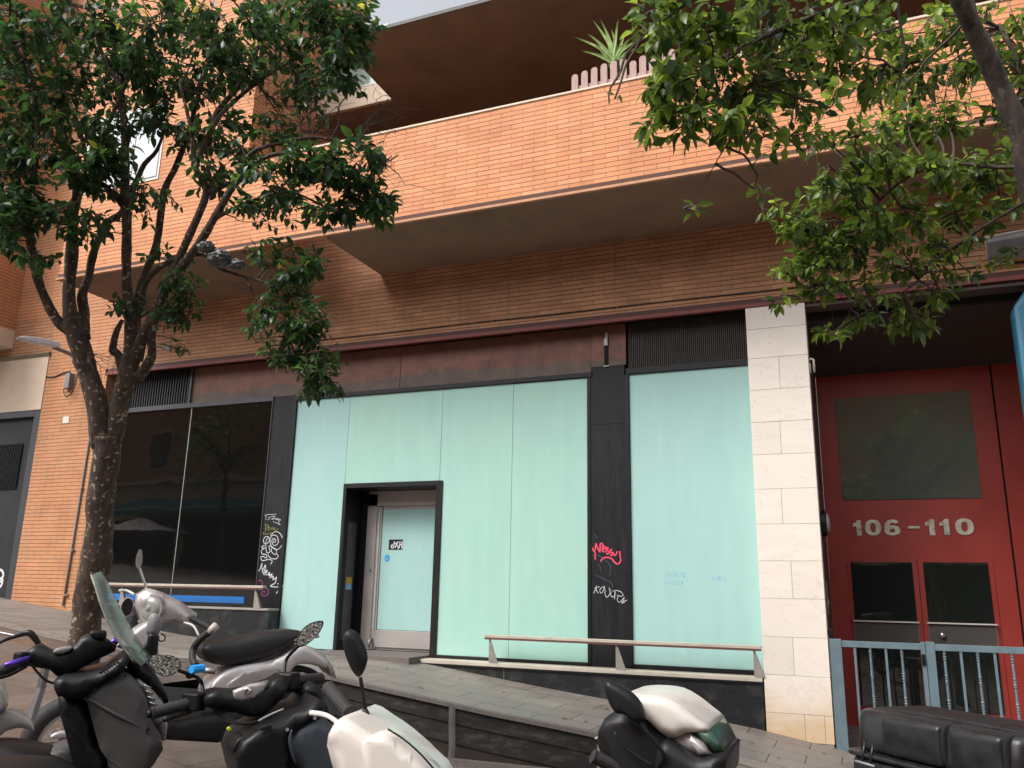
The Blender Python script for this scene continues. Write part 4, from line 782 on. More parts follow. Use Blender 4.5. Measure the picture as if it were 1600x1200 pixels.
limbs1 = [
 L1((122, 1110, 0, .20), (128, 1060, 0, .165), (133, 1000, 0, .150), (143, 920, 0, .143), (153, 850, 0, .135), (160, 780, 0, .128), (166, 720, 0, .135), (168, 680, 0, .14)),
 L1((160, 700, .0, .10), (150, 640, -.02, .100), (140, 590, -.03, .100), (131, 555, -.04, .098), (122, 525, -.05, .09), (112, 500, -.05, .085)),
 L1((118, 515, -.05, .075), (97, 508, -.08, .055), (78, 482, -.12, .048), (60, 440, -.2, .044), (52, 400, -.25, .040), (46, 360, -.3, .036), (49, 290, -.3, .03), (58, 210, -.3, .022), (50, 130, -.3, .015), (30, 60, -.3, .01)),
 L1((116, 520, -.05, .08), (110, 470, .0, .064), (113, 400, .05, .058), (112, 340, .1, .052), (120, 296, .1, .046), (110, 245, .15, .034), (95, 192, .15, .026), (92, 110, .2, .02), (70, 20, .2, .012)),
 L1((118, 298, .1, .04), (138, 276, 0, .03), (160, 220, -.1, .022), (200, 120, -.2, .014), (230, 30, -.2, .01)),
 L1((132, 530, -.04, .07), (134, 492, .05, .05), (131, 462, .1, .050), (140, 432, .15, .042), (148, 392, .2, .038), (165, 350, .3, .036), (190, 332, .35, .036), (210, 290, .4, .034), (226, 256, .4, .028), (245, 235, .4, .02), (262, 190, .4, .014)),
 L1((172, 700, 0, .10), (186, 640, .02, .092), (198, 590, .03, .088), (208, 550, .04, .085), (209, 520, .04, .08)),
 L1((205, 560, .04, .075), (206, 500, .0, .060), (198, 455, .0, .052), (196, 400, -.05, .046), (196, 350, -.1, .044), (194, 300, -.1, .042), (196, 220, -.1, .036), (186, 130, -.1, .028), (158, 80, -.1, .02), (142, 10, -.1, .014)),
 L1((194, 325, -.1, .036), (170, 296, -.15, .028), (142, 270, -.2, .026), (126, 205, -.25, .018), (100, 140, -.3, .012)),
 L1((212, 530, .04, .06), (214, 480, .1, .048), (225, 430, .15, .042), (243, 380, .2, .038), (256, 300, .25, .035), (276, 258, .3, .032), (297, 200, .3, .026), (316, 130, .3, .02), (338, 60, .3, .013)),
 L1((214, 560, .04, .07), (226, 520, -.1, .055), (248, 474, -.15, .046), (277, 410, -.2, .042), (302, 355, -.25, .038), (320, 308, -.3, .036), (318, 285, -.3, .03), (305, 262, -.3, .026), (297, 200, -.3, .018), (280, 130, -.3, .012)),
 L1((320, 308, -.3, .030), (345, 292, -.3, .028), (368, 280, -.35, .025), (392, 240, -.4, .022), (440, 224, -.4, .018), (500, 215, -.4, .012), (560, 232, -.4, .008)),
 L1((216, 590, .04, .06), (238, 556, -.05, .046), (237, 520, -.1, .044), (255, 452, -.2, .045), (282, 418, -.25, .042), (316, 372, -.35, .040), (345, 325, -.4, .036), (366, 290, -.4, .032), (400, 256, -.4, .026), (440, 240, -.45, .02), (500, 250, -.5, .013), (570, 290, -.5, .008)),
 L1((330, 345, -.38, .024), (380, 320, -.42, .018), (450, 300, -.5, .013), (520, 330, -.5, .009)),
 L1((316, 238, -.2, .024), (330, 205, -.1, .030), (342, 172, 0, .030), (380, 125, .1, .026), (404, 72, .15, .02), (440, 30, .2, .013)),
 L1((305, 262, -.25, .022), (325, 215, -.2, .022), (352, 170, -.1, .02), (430, 110, 0, .014), (520, 60, 0, .01)),
 L1((222, 490, .1, .045), (226, 448, .0, .030), (248, 420, -.1, .026), (285, 400, -.2, .022), (325, 400, -.3, .019), (345, 420, -.35, .016), (380, 432, -.4, .014), (424, 448, -.5, .012), (446, 500, -.55, .010), (462, 560, -.6, .008), (492, 605, -.6, .005)),
 L1((385, 434, -.4, .009), (402, 470, -.4, .007), (440, 520, -.45, .005)),
 L1((216, 495, .05, .03), (240, 486, .0, .014), (304, 474, -.1, .008)),
 L1((196, 610, .05, .05), (186, 555, .1, .04), (178, 548, .12, .04), (184, 520, .15, .035), (192, 500, .18, .02)),
]
G = 1
bl1 = [(-40, 60, 7, 90, 90, .8, 60, 9, .10), (60, 50, 6.8, 90, 80, .8, 66, 9, .10), (170, 50, 7.2, 90, 80, .9, 60, 9, .10), (280, 40, 7.1, 90, 70, .9, 62, 9, .10), (390, 40, 7, 80, 65, .8, 56, 9, .10), (490, 30, 6.8, 70, 55, .7, 56, 9, .10), (555, 40, 6.7, 42, 55, .5, 34, 9, .10),
 (540, 100, 6.6, 52, 42, .5, 26, 9, .10), (430, 110, 6.9, 75, 50, .7, 40, 8, .095), (300, 120, 7.2, 80, 55, .7, 40, 8, .095), (200, 140, 7.2, 70, 60, .7, 40, 8, .10), (90, 150, 6.9, 90, 60, .8, 48, 9, .10), (-20, 160, 6.9, 80, 70, .8, 50, 9, .105),
 (40, 230, 6.7, 80, 60, .6, 44, 9, .105), (150, 210, 6.9, 70, 50, .6, 34, 8, .105), (250, 190, 7.1, 60, 40, .6, 22, 8, .095), (360, 200, 6.8, 60, 40, .5, 12, 8, .095), (-20, 310, 6.5, 60, 60, .5, 34, 9, .105), (60, 320, 6.7, 55, 40, .5, 24, 8, .105), (10, 390, 6.6, 40, 40, .4, 12, 8, .10),
 (180, 290, 7, 50, 35, .5, 8, 7, .10), (330, 270, 6.8, 50, 40, .5, 14, 8, .095), (420, 280, 6.6, 60, 45, .5, 24, 9, .095), (500, 250, 6.5, 60, 45, .5, 34, 9, .10), (560, 270, 6.5, 58, 54, .5, 38, 9, .105), (590, 315, 6.5, 30, 38, .3, 22, 8, .105), (520, 335, 6.5, 55, 30, .4, 20, 8, .10), (450, 325, 6.5, 45, 25, .4, 10, 8, .095),
 (430, 390, 6.6, 45, 22, .4, 12, 8, .085), (480, 410, 6.5, 35, 35, .35, 24, 9, .085), (450, 450, 6.5, 45, 35, .35, 22, 9, .085), (430, 500, 6.45, 58, 44, .4, 22, 9, .085), (480, 500, 6.4, 52, 50, .4, 24, 9, .085), (490, 560, 6.4, 52, 46, .4, 32, 9, .085), (440, 555, 6.4, 35, 30, .3, 12, 9, .08), (500, 605, 6.4, 42, 26, .3, 15, 8, .085),
 (260, 400, 6.9, 35, 25, .3, 9, 8, .085), (290, 450, 6.8, 40, 30, .35, 22, 8, .08), (265, 490, 6.8, 45, 30, .3, 20, 8, .08), (200, 480, 6.9, 30, 18, .3, 7, 7, .08), (70, 400, 6.6, 22, 22, .3, 5, 7, .10), (280, 540, 6.7, 14, 14, .2, 3, 6, .085), (150, 360, 6.8, 40, 40, .4, 10, 7, .10),
 (170, 255, 6.7, 55, 35, .4, 26, 8, .10), (120, 270, 6.6, 45, 35, .4, 22, 8, .10), (240, 110, 7.0, 60, 45, .6, 26, 8, .095), (350, 100, 6.9, 60, 45, .6, 26, 8, .095), (300, 210, 6.9, 60, 40, .5, 18, 8, .095), (440, 210, 6.8, 60, 45, .5, 16, 8, .095), (100, 350, 6.6, 45, 35, .4, 14, 8, .10), (480, 150, 6.8, 50, 40, .5, 12, 8, .095), (380, 240, 6.8, 50, 35, .5, 14, 8, .095), (20, 340, 6.4, 40, 50, .4, 22, 9, .10), (230, 330, 6.8, 60, 45, .5, 12, 7, .09), (400, 330, 6.6, 50, 30, .4, 12, 8, .09)]
ex1 = [(500, 190, 6.8, 70, 55, .5, 26, 0, 0), (590, 190, 6.7, 45, 60, .4, 16, 0, 0), (430, 160, 6.9, 60, 50, .5, 22, 0, 0), (180, 560, 6.9, 30, 40, .3, 12, 0, 0), (240, 470, 6.9, 30, 40, .3, 8, 0, 0), (340, 140, 7, 60, 60, .5, 14, 0, 0), (615, 270, 6.5, 25, 40, .3, 8, 0, 0)]
b0 = W(122, 1110, T1)
tree(limbs1, bl1, M['bark'], M['leaf1'], 3, 'whole street tree with forked spotted trunk standing left of the shopfront', (b0.x, b0.y, gz(b0.x, b0.y)), ex1, 'street trees', 1.25, .86, .84)
limbs2 = [
 [(1900, 1700, 4.4, .17), (1860, 1300, 4.3, .14), (1800, 900, 4.2, .12), (1730, 600, 4.1, .10), (1660, 420, 4.05, .08), (1612, 290, 4, .068), (1588, 200, 4, .064), (1560, 125, 4, .062), (1525, 50, 3.95, .056), (1495, -10, 3.9, .048), (1460, -90, 3.9, .04)],
 [(1562, 128, 4.0, .045), (1545, 70, 4.05, .038), (1520, 20, 4.1, .034), (1512, -60, 4.1, .03)],
 [(1690, 480, 4.1, .05), (1630, 360, 4.4, .045), (1596, 290, 4.6, .042), (1590, 230, 4.7, .036), (1600, 120, 4.8, .03), (1560, 40, 4.9, .02)],
 [(1610, 259, 4.1, .018), (1560, 262, 4.2, .016), (1500, 256, 4.3, .014), (1450, 262, 4.35, .012), (1400, 290, 4.4, .010), (1340, 350, 4.4, .008), (1290, 420, 4.4, .006), (1250, 470, 4.4, .004)],
 [(1630, 300, 4.1, .016), (1560, 340, 4.2, .012), (1470, 400, 4.3, .008), (1420, 450, 4.3, .006), (1330, 500, 4.3, .004)],
 [(1478, -60, 3.9, .03), (1400, -10, 3.8, .024), (1300, 15, 3.75, .018), (1200, 55, 3.7, .014), (1110, 100, 3.7, .010), (1030, 150, 3.7, .006)],
 [(1400, 0, 3.8, .012), (1408, 50, 3.8, .009), (1413, 90, 3.8, .007), (1400, 150, 3.8, .004)],
 [(1380, -10, 3.8, .014), (1250, -40, 3.6, .012), (1120, -20, 3.5, .010), (1040, 30, 3.5, .006), (1000, 60, 3.5, .004)],
 [(1210, 60, 3.7, .009), (1180, 160, 3.65, .006), (1130, 235, 3.6, .004), (1098, 290, 3.6, .0025), (1065, 330, 3.6, .0015)],
]
bl2 = [(1040, 40, 3.6, 60, 50, .3, 20, 7, .085), (1110, 40, 3.6, 70, 50, .35, 26, 8, .09), (1190, 40, 3.7, 70, 50, .4, 24, 8, .09), (1270, 40, 3.8, 70, 50, .4, 22, 8, .09), (1350, 30, 3.8, 60, 40, .4, 14, 8, .085), (1060, 120, 3.65, 60, 45, .35, 22, 8, .09), (1140, 120, 3.7, 70, 50, .35, 26, 8, .09), (1230, 120, 3.7, 65, 45, .35, 20, 8, .09),
 (1300, 110, 3.8, 55, 40, .35, 10, 8, .085), (1040, 190, 3.6, 55, 25, .3, 12, 7, .09), (1110, 190, 3.6, 70, 36, .3, 18, 7, .09), (1190, 185, 3.6, 60, 35, .3, 10, 7, .09), (1260, 170, 3.7, 40, 40, .3, 6, 7, .085), (1005, 30, 3.5, 26, 26, .2, 5, 6, .08), (1190, 270, 3.6, 14, 40, .15, 3, 5, .075), (1085, 325, 3.55, 16, 14, .1, 2, 3, .07), (958, 155, 3.5, 12, 8, .08, 1, 3, .08), (1330, 60, 3.8, 60, 40, .3, 8, 7, .085),
 (1420, 60, 4.9, 70, 45, .4, 28, 8, .085), (1500, 110, 4.9, 70, 50, .4, 30, 8, .085), (1420, 130, 4.9, 70, 50, .4, 22, 8, .085), (1580, 60, 4.9, 60, 60, .4, 26, 8, .085), (1500, 30, 4.8, 60, 40, .4, 18, 8, .085), (1400, 200, 4.7, 65, 40, .4, 22, 8, .08), (1480, 200, 4.6, 60, 40, .4, 22, 8, .08), (1560, 160, 4.7, 40, 50, .4, 12, 8, .08),
 (1370, 260, 4.5, 65, 38, .4, 30, 8, .078), (1450, 270, 4.4, 60, 38, .4, 28, 8, .078), (1530, 270, 4.4, 60, 38, .4, 24, 8, .078), (1590, 230, 4.4, 40, 50, .4, 14, 8, .078), (1300, 300, 4.5, 60, 38, .4, 26, 8, .078), (1250, 350, 4.45, 45, 30, .3, 24, 8, .078), (1330, 350, 4.4, 60, 40, .35, 34, 8, .078), (1410, 350, 4.4, 60, 40, .35, 26, 8, .078), (1500, 330, 4.4, 60, 36, .35, 20, 8, .078), (1570, 320, 4.4, 40, 30, .3, 10, 8, .078),
 (1280, 400, 4.4, 50, 32, .3, 28, 8, .075), (1235, 420, 4.4, 35, 20, .25, 12, 7, .075), (1360, 410, 4.4, 50, 30, .3, 18, 8, .075), (1430, 420, 4.4, 45, 25, .3, 12, 7, .075), (1290, 450, 4.4, 45, 25, .25, 16, 7, .075), (1360, 460, 4.4, 40, 25, .25, 8, 7, .075), (1215, 470, 4.4, 16, 10, .15, 3, 6, .075), (1290, 520, 4.4, 26, 20, .2, 7, 7, .078), (1340, 500, 4.4, 40, 22, .2, 8, 7, .075), (1410, 500, 4.4, 45, 22, .2, 12, 7, .075), (1450, 470, 4.4, 40, 22, .2, 9, 7, .075), (1490, 430, 4.4, 40, 10, .2, 5, 7, .075), (1440, 520, 4.4, 25, 10, .15, 4, 6, .075),
 (1330, 150, 4.0, 60, 45, .4, 14, 8, .085), (1320, 220, 4.3, 60, 40, .4, 12, 8, .08), (1240, 220, 3.9, 50, 30, .35, 7, 7, .085), (1200, 330, 4.4, 20, 24, .2, 4, 6, .075), (1480, 380, 4.4, 50, 30, .3, 14, 8, .078), (1560, 400, 4.4, 40, 26, .3, 5, 7, .075), (1590, 130, 4.9, 30, 50, .3, 10, 8, .08)]
ex2 = [(1180, 100, 3.7, 110, 80, .3, 18, 0, 0), (1330, 420, 4.4, 90, 60, .3, 16, 0, 0), (1450, 150, 4.8, 90, 90, .3, 20, 0, 0)]
tree(limbs2, bl2, M['bark2'], M['leaf2'], 11, 'lighter green street tree leaning in from the right edge with branches over the red entrance', (3.3, -7.2, gz(3.3, -7)), ex2, 'street trees', 1.05, .80, .76)
# grey bag caught in the tree
bg_ = thing('plastic_bag', tuple(W(345, 400, 6.6)), 'crumpled grey plastic bag caught on a branch of the left tree', 'bag')
for (bx_, by_, r, sd) in ((322, 386, .055, 1), (342, 404, .075, 5), (370, 413, .05, 9)):
    bm = NB(); bmesh.ops.create_icosphere(bm, subdivisions=4, radius=1); c = W(bx_, by_, 6.55)
    for v in bm.verts:
        n = v.co.copy(); k = 1+.55*abs(mnoise.noise(n*2.6+Vector((sd, 0, 0))))-.5*abs(mnoise.noise(n*5+Vector((0, sd, 0)))); v.co = c+Vector((n.x*r*k*1.25, n.y*r*k, n.z*r*k*.8))
    obj('bag_fold', bm, M['bag'], bg_, smooth=True)
bm = NB(); prism(bm, [W(342, 392, 6.5), W(352, 404, 6.5), W(346, 402, 6.5)], (0, .03, 0)); obj('pale_scrap', bm, M['bagw'], bg_)

# ================================================================== SCOOTERS
class Fr:
    """a scooter's own axes: x forward, y to its left, z up, origin on the ground on its centre plane"""
    def __init__(s, p, deg):
        a = math.radians(deg); s.f = Vector((math.cos(a), math.sin(a), 0)); s.l = Vector((-s.f.y, s.f.x, 0)); s.o = Vector((p.x, p.y, gz(p.x, p.y)))
    def w(s, x, y, z): return s.o+s.f*x+s.l*y+Vector((0, 0, z))
    def at(s, px, py, y=0):              # where a sight line meets the plane y of the scooter
        r = ray(px, py); t = ((s.o+s.l*y)-CAM).dot(s.l)/r.dot(s.l); return CAM+r*t
    def loc(s, p): d = p-s.o; return (d.dot(s.f), d.dot(s.l), d.z)
def shell(fr, name, px, y, wd, mt, par, rnd_=.035, sub=3, label=None, crease=True, taper=None):
    """a rounded body panel: side outline with real width across the scooter"""
    P = closed(px, sub)
    L_ = [fr.loc(fr.at(q[0], q[1], y)) for q in P]; A = np.array([(a, c) for a, b, c in L_]); h = wd/2; r = min(rnd_*(1 if 'seat' in name or 'housing' in name else .5), h)
    keep = [0]
    for i in range(1, len(A)):
        if np.linalg.norm(A[i]-A[keep[-1]]) > .0035: keep.append(i)
    A = A[keep]; n = len(A); Bn = np.roll(A, -1, 0)
    ar = (A[:, 0]*Bn[:, 1]-Bn[:, 0]*A[:, 1]).sum(); sg = 1 if ar > 0 else -1
    def dist(Q):
        e = Bn-A; t = np.clip(((Q[:, None]-A[None])*e[None]).sum(2)/((e*e).sum(1)[None]+1e-12), 0, 1); return np.linalg.norm(Q[:, None]-(A[None]+e[None]*t[:, :, None]), axis=2).min(1)
    def inside(Q):
        c = np.zeros(len(Q), bool)
        for i in range(n):
            (x1, y1), (x2, y2) = A[i], Bn[i]; m = (y1 > Q[:, 1]) != (y2 > Q[:, 1]); c ^= m & (Q[:, 0] < (x2-x1)*(Q[:, 1]-y1)/(y2-y1+1e-15)+x1)
        return c
    T = np.roll(A, -1, 0)-np.roll(A, 1, 0); T /= np.linalg.norm(T, axis=1)[:, None]+1e-9; NN = np.stack([-T[:, 1], T[:, 0]], 1)*sg
    pts = [A]; rr_ = min(r, .5*dist(np.array([A.mean(0)]))[0]+r*.3)
    for k in (.06, .2, .42, .72, 1.05):
        Q = A+NN*k*r; Q = Q[inside(Q)]
        if len(Q): dq = dist(Q); pts.append(Q[dq > k*r*.93])
    ext = A.max(0)-A.min(0); s = max(ext.max()/26, r*.3); gx, gy = np.meshgrid(np.arange(A[:, 0].min(), A[:, 0].max(), s), np.arange(A[:, 1].min(), A[:, 1].max(), s)); Q = np.stack([gx.ravel()+.31*s, gy.ravel()+.17*s], 1)
    Q = Q[inside(Q)]
    if len(Q): dq = dist(Q); pts.append(Q[dq > r*1.25])
    ALL = np.concatenate(pts)
    vo, eo, fo, _, _, _ = delaunay_2d_cdt([Vector(q) for q in ALL], [(i, (i+1) % n) for i in range(n)], [], 1, 1e-6)
    VV = np.array([list(v) for v in vo]); dd = dist(VV); dn = np.minimum(dd/r, 1); off = h-r+r*np.sqrt(np.maximum(0, 1-(1-dn)**2))+.30*r*np.minimum(1, dd/(5*r))
    bm = NB(); f1 = [bm.verts.new(fr.w(q[0], y-o_, q[1])) for q, o_ in zip(VV, off)]; f2 = [bm.verts.new(fr.w(q[0], y+o_, q[1])) for q, o_ in zip(VV, off)]
    cnt = {}
    for f in fo:
        for i in range(len(f)):
            k = tuple(sorted((f[i], f[(i+1) % len(f)]))); cnt[k] = cnt.get(k, 0)+1
        for F1 in (f1, f2):
            try: bm.faces.new([F1[i] for i in f])
            except ValueError: pass
    for (i, j), c in cnt.items():
        if c == 1:
            try: bm.faces.new((f1[i], f1[j], f2[j], f2[i]))
            except ValueError: pass
    o = obj(name, bm, mt, par, smooth=True, label=label)
    return o
def rod(name, pts, rad, mt, par, n=10, flat=1, sm=True):
    bm = NB(); P = [Vector(q) for q in smoothpath([tuple(p) for p in pts], 4)] if len(pts) > 2 else pts
    if isinstance(rad, (list, tuple)): rad = [float(x) for x in np.interp(np.linspace(0, 1, len(P)), np.linspace(0, 1, len(rad)), rad)]
    tube(bm, P, rad, n, flat=flat); return obj(name, bm, mt, par, smooth=sm)
def grip(pts, r, par):
    bm = NB(); a, b = Vector(pts[0]), Vector(pts[1]); P = []; Rr = []
    for i in range(61):
        f = i/60; P.append(a.lerp(b, f)); Rr.append(r*(1.12 if f < .04 or f > .95 else 1+.05*(i % 2)))
    tube(bm, P, Rr, 14); return obj('grip', bm, M['rubber'], par, smooth=False)
def facing(name, pts, mt, par, off, th=.012, rim=None, rimmat=None, sub=3, bulge=0):
    """flat mirror glass or badge lying at its own distance, with thickness and rim"""
    P = closed(pts, sub); V = [W(q[0], q[1], off) for q in P]; c = sum(V, Vector())/len(V); vd = (c-CAM).normalized()
    if rim:
        bm = NB(); A = [bm.verts.new(c+(v-c)*(1+rim)+vd*.003) for v in V]; Bv = [bm.verts.new(c+(v-c)*(1+rim)+vd*(.003+th*.6)) for v in V]; Cv = [bm.verts.new(c+(v-c)*.75+vd*(.003+th*2.2)) for v in V]; n = len(V)
        bm.faces.new(A)
        for X, Y_ in ((A, Bv), (Bv, Cv)):
            for i in range(n): bm.faces.new((X[i], X[(i+1) % n], Y_[(i+1) % n], Y_[i]))
        bm.faces.new(Cv); sh = obj('housing', bm, rimmat, par, bevel=.003)
    else: sh = par
    bm = NB(); prism(bm, V, vd*.004); return obj(name, bm, mt, sh)
def wheel(fr, x, z, r, par, y=0, spoke='silver2'):
    c = fr.w(x, y, z); t = obj('wheel', (lambda b: (tube(b, [fr.w(x, y-.035, z), fr.w(x, y+.035, z)], r*.30, 14), b)[1])(NB()), M[spoke], par)
    bm = NB(); K = 40; J = 10; g = []
    for i in range(K):
        a = 2*PI*i/K; row = []
        for j in range(J):
            b = 2*PI*j/J; rr = r-.055+.055*math.cos(b); row.append(bm.verts.new(fr.w(x+rr*math.cos(a), y+.055*math.sin(b), z+rr*math.sin(a))))
        g.append(row)
    for i in range(K):
        for j in range(J): bm.faces.new((g[i][j], g[(i+1) % K][j], g[(i+1) % K][(j+1) % J], g[i][(j+1) % J]))
    obj('tyre', bm, M['rubber'], t, smooth=True)
    bm = NB()
    for k in range(5):
        a = 2*PI*k/5; rod_a = fr.w(x+r*.2*math.cos(a), y, z+r*.2*math.sin(a)); rod_b = fr.w(x+(r-.09)*math.cos(a), y, z+(r-.09)*math.sin(a)); tube(bm, [rod_a, rod_b], .017, 6)
    g = []
    for i in range(K):
        a = 2*PI*i/K; g.append([bm.verts.new(fr.w(x+q*math.cos(a), y+s, z+q*math.sin(a))) for q, s in ((r-.085, -.04), (r-.105, -.04), (r-.105, .04), (r-.085, .04))])
    for i in range(K):
        for j in range(4): bm.faces.new((g[i][j], g[(i+1) % K][j], g[(i+1) % K][(j+1) % 4], g[i][(j+1) % 4]))
    obj('rim', bm, M[spoke], t)
    return t
def lower(fr, par, xf, xr, bodymat, floor=True, seat=True, r=.24, rear=True, front=True):
    """the running gear under the visible fairing: wheels, footboard, tail, seat, stand"""
    if front: wheel(fr, xf, r, r, par)
    if rear: wheel(fr, xr, r, r, par)
    def lsh(name, pts, wd, mt, rr=.05):
        bm = NB(); A = np.array(closed(pts, 3)); n = len(A); c = A.mean(0); rings = []; h = wd/2
        for yy, k in ((-h, .86), (-h+.03, .96), (-h+rr, 1), (h-rr, 1), (h-.03, .96), (h, .86)): rings.append([bm.verts.new(fr.w(*(c+(q-c)*k)[[0]], yy, (c+(q-c)*k)[1])) for q in A])
        for a, b in zip(rings, rings[1:]):
            for k in range(n): bm.faces.new((a[k], a[(k+1) % n], b[(k+1) % n], b[k]))
        bm.faces.new(rings[0]); bm.faces.new(rings[-1]); obj(name, bm, mt, par, smooth=True)
    if floor: lsh('footboard', [(xf-.30, .22), (xf-.30, .32), (xr+.35, .34), (xr+.35, .24)], .34, M['plastic2'])
    if seat:
        lsh('tail_body', [(xr+.52, .33), (xr+.42, .62), (xr-.20, .70), (xr-.36, .66), (xr-.1, .50), (xr+.25, .44)], .30, bodymat)
        lsh('seat', [(xr+.50, .66), (xr+.40, .78), (xr-.05, .80), (xr-.22, .76), (xr-.18, .69), (xr+.3, .66)], .28, M['seat'])
    rod('centre_stand', [fr.w(xr+.35, .12, .22), fr.w(xr+.28, .16, .02)], .012, M['steel'], par); rod('centre_stand', [fr.w(xr+.35, -.12, .22), fr.w(xr+.28, -.16, .02)], .012, M['steel'], par)
GRP = 'scooters parked in front of the shop'
# ---------------- silver scooter, farthest, facing left
fc = Fr(W(430, 1060, 5.35), 234)
C = thing('motor_scooter', tuple(fc.o), 'silver scooter with black seat and raised chrome mirror, parked farthest from the camera', 'scooter', GRP)
shell(fc, 'body_panel', [(316, 1084), (322, 1066), (340, 1048), (366, 1038), (420, 1028), (452, 1010), (468, 1006), (490, 1018), (503, 1034), (498, 1041), (478, 1036), (455, 1036), (443, 1050), (432, 1072), (413, 1096), (375, 1103), (335, 1098)], 0, .30, M['silver'], C, .06)
shell(fc, 'side_cover', [(352, 1070), (380, 1050), (425, 1040), (440, 1048), (420, 1075), (395, 1093), (362, 1095)], .155, .025, M['silver2'], C, .012, sub=1)
st = shell(fc, 'seat', [(309, 1012), (316, 1030), (343, 1038), (387, 1032), (427, 1019), (460, 1000), (468, 988), (450, 983), (400, 988), (360, 998), (325, 1000)], 0, .27, M['seat'], C, .05)
shell(fc, 'tail_unit', [(462, 1006), (482, 1010), (500, 1020), (515, 1040), (520, 1058), (508, 1050), (498, 1036), (480, 1030)], 0, .16, M['silver2'], C, .03, sub=1)
shell(fc, 'tail_light', [(480, 1014), (490, 1016), (495, 1024), (486, 1026), (481, 1020)], 0, .15, M['redlens'], C, .02)
shell(fc, 'rear_mudguard', [(440, 1060), (446, 1046), (462, 1040), (480, 1042), (500, 1056), (508, 1075), (498, 1070), (480, 1052), (460, 1050), (448, 1062)], 0, .14, M['plastic2'], C, .02)
rod('grab_rail', [fc.at(455, 1000, .12), fc.at(480, 996, .12), fc.at(497, 994, .08)], .012, M['silver'], C)
xr = fc.loc(fc.at(446, 1095))[0]; xf = fc.loc(fc.at(112, 1165))[0]
wheel(fc, xr, .26, .26, C); wheel(fc, xf, .27, .27, C)
shell(fc, 'front_mudguard', [(75, 1150), (90, 1140), (108, 1140), (118, 1150), (104, 1150), (88, 1152)], 0, .13, M['silver'], C, .03)
rod('fork', [fc.w(xf, .07, .27), fc.at(190, 1040, .07)], .022, M['steel'], C); rod('fork', [fc.w(xf, -.07, .27), fc.at(190, 1040, -.07)], .022, M['steel'], C)
shell(fc, 'footboard', [(222, 1128), (262, 1120), (352, 1108), (372, 1122), (360, 1148), (330, 1154), (262, 1150), (225, 1148)], 0, .34, M['plastic2'], C, .03, sub=1)
shell(fc, 'leg_shield', [(196, 1000), (215, 975), (236, 972), (240, 1010), (246, 1070), (252, 1130), (222, 1140), (196, 1080)], 0, .38, M['silver'], C, .05)
shell(fc, 'engine_case', [(340, 1120), (400, 1095), (440, 1100), (448, 1120), (420, 1145), (370, 1160), (335, 1150)], .08, .12, M['board'], C, .04)
shell(fc, 'headset_cowl', [(213, 945), (216, 928), (230, 919), (250, 925), (276, 938), (304, 958), (300, 971), (284, 976), (258, 971), (240, 973), (222, 972)], 0, .24, M['silver'], C, .07, sub=1)
hl = fc.at(236, 951, .115); fdir = ((CAM-hl).normalized()*.75+fc.f*.65).normalized()
bm = NB(); tube(bm, [hl-fdir*.02, hl+fdir*.006, hl+fdir*.020, hl+fdir*.026, hl+fdir*.028], [.070, .070, .056, .034, .01], 20); ob = obj('headlight', bm, M['lens'], C, smooth=True)
bm = NB(); tube(bm, [hl-fdir*.03, hl+fdir*.009], [.080, .080], 24, cap=True); obj('headlight_bezel', bm, M['silver2'], C)
bm = NB(); tube(bm, [hl+fdir*.018, hl+fdir*.030], [.026, .016], 14); obj('bulb', bm, M['lampgrey'], ob, smooth=True)
shell(fc, 'fork_bellows', [(203, 962), (213, 962), (216, 1000), (204, 1000)], 0, .05, M['rubber'], C, .02)
facing('indicator_lens', [(190, 945), (198, 935), (206, 938), (207, 950), (200, 962), (191, 958)], M['glass'], C, 5.0, rim=.14, rimmat=M['silver'])
rod('brake_lever', [fc.at(186, 923, -.2), fc.at(198, 923, -.2), fc.at(210, 929, -.15)], .008, M['white'], C)
grip([fc.at(300, 966, .12), fc.at(330, 982, .25)], .017, C)
rod('brake_lever', [fc.at(288, 973, .14), fc.at(302, 978, .2), fc.at(311, 994, .24)], .007, M['white'], C)
rod('mirror_stem', [fc.at(229, 919, .02), fc.at(224, 905, .02), fc.at(217, 884, .02)], .007, M['chrome'], C)
facing('mirror_glass', [(213, 874), (217, 862), (221, 862), (222, 875), (219, 886), (214, 884)], M['lampgrey'], C, 5.0, rim=.18, rimmat=M['chrome'])
rod('helmet_hook', [fc.at(251, 990, .1), fc.at(258, 994, .1), fc.at(256, 1001, .1), fc.at(249, 1001, .1), fc.at(248, 994, .1)], .004, M['plastic2'], C)
# ---------------- black and graphite scooter with windscreen, front to the right
fb = Fr(W(180, 1100, 3.05), 47)
Bk = thing('motor_scooter', tuple(fb.o), 'black and graphite scooter with tall tinted windscreen and violet levers at lower left', 'scooter', GRP)
gp = [(137, 1084), (140, 1072), (164, 1060), (188, 1045), (203, 1050), (217, 1064), (227, 1086), (233, 1114), (250, 1145), (252, 1160), (237, 1184), (222, 1200), (205, 1222), (176, 1224), (168, 1175), (157, 1158), (146, 1120)]
shell(fb, 'side_fairing', gp, -.06, .34, M['greypanel'], Bk, .05, sub=1)
rod('fairing_crease', [fb.at(139, 1092, -.232), fb.at(180, 1116, -.238), fb.at(230, 1141, -.226)], [.0035, .006, .003], M['greypanel'], Bk, 8)
shell(fb, 'dash_panel', [(90, 1068), (89, 1057), (104, 1050), (135, 1048), (165, 1040), (184, 1026), (197, 1018), (201, 1028), (189, 1044), (164, 1060), (142, 1072), (132, 1084), (114, 1081), (95, 1078)], -.05, .40, M['plastic2'], Bk, .035, sub=1)
bm = NB()
for k in range(7):
    a = fb.at(156+k*4.4, 1049-k*2.4, -.246); b = fb.at(159+k*4.4, 1053-k*2.9, -.246); tube(bm, [a, b], .0035, 6)
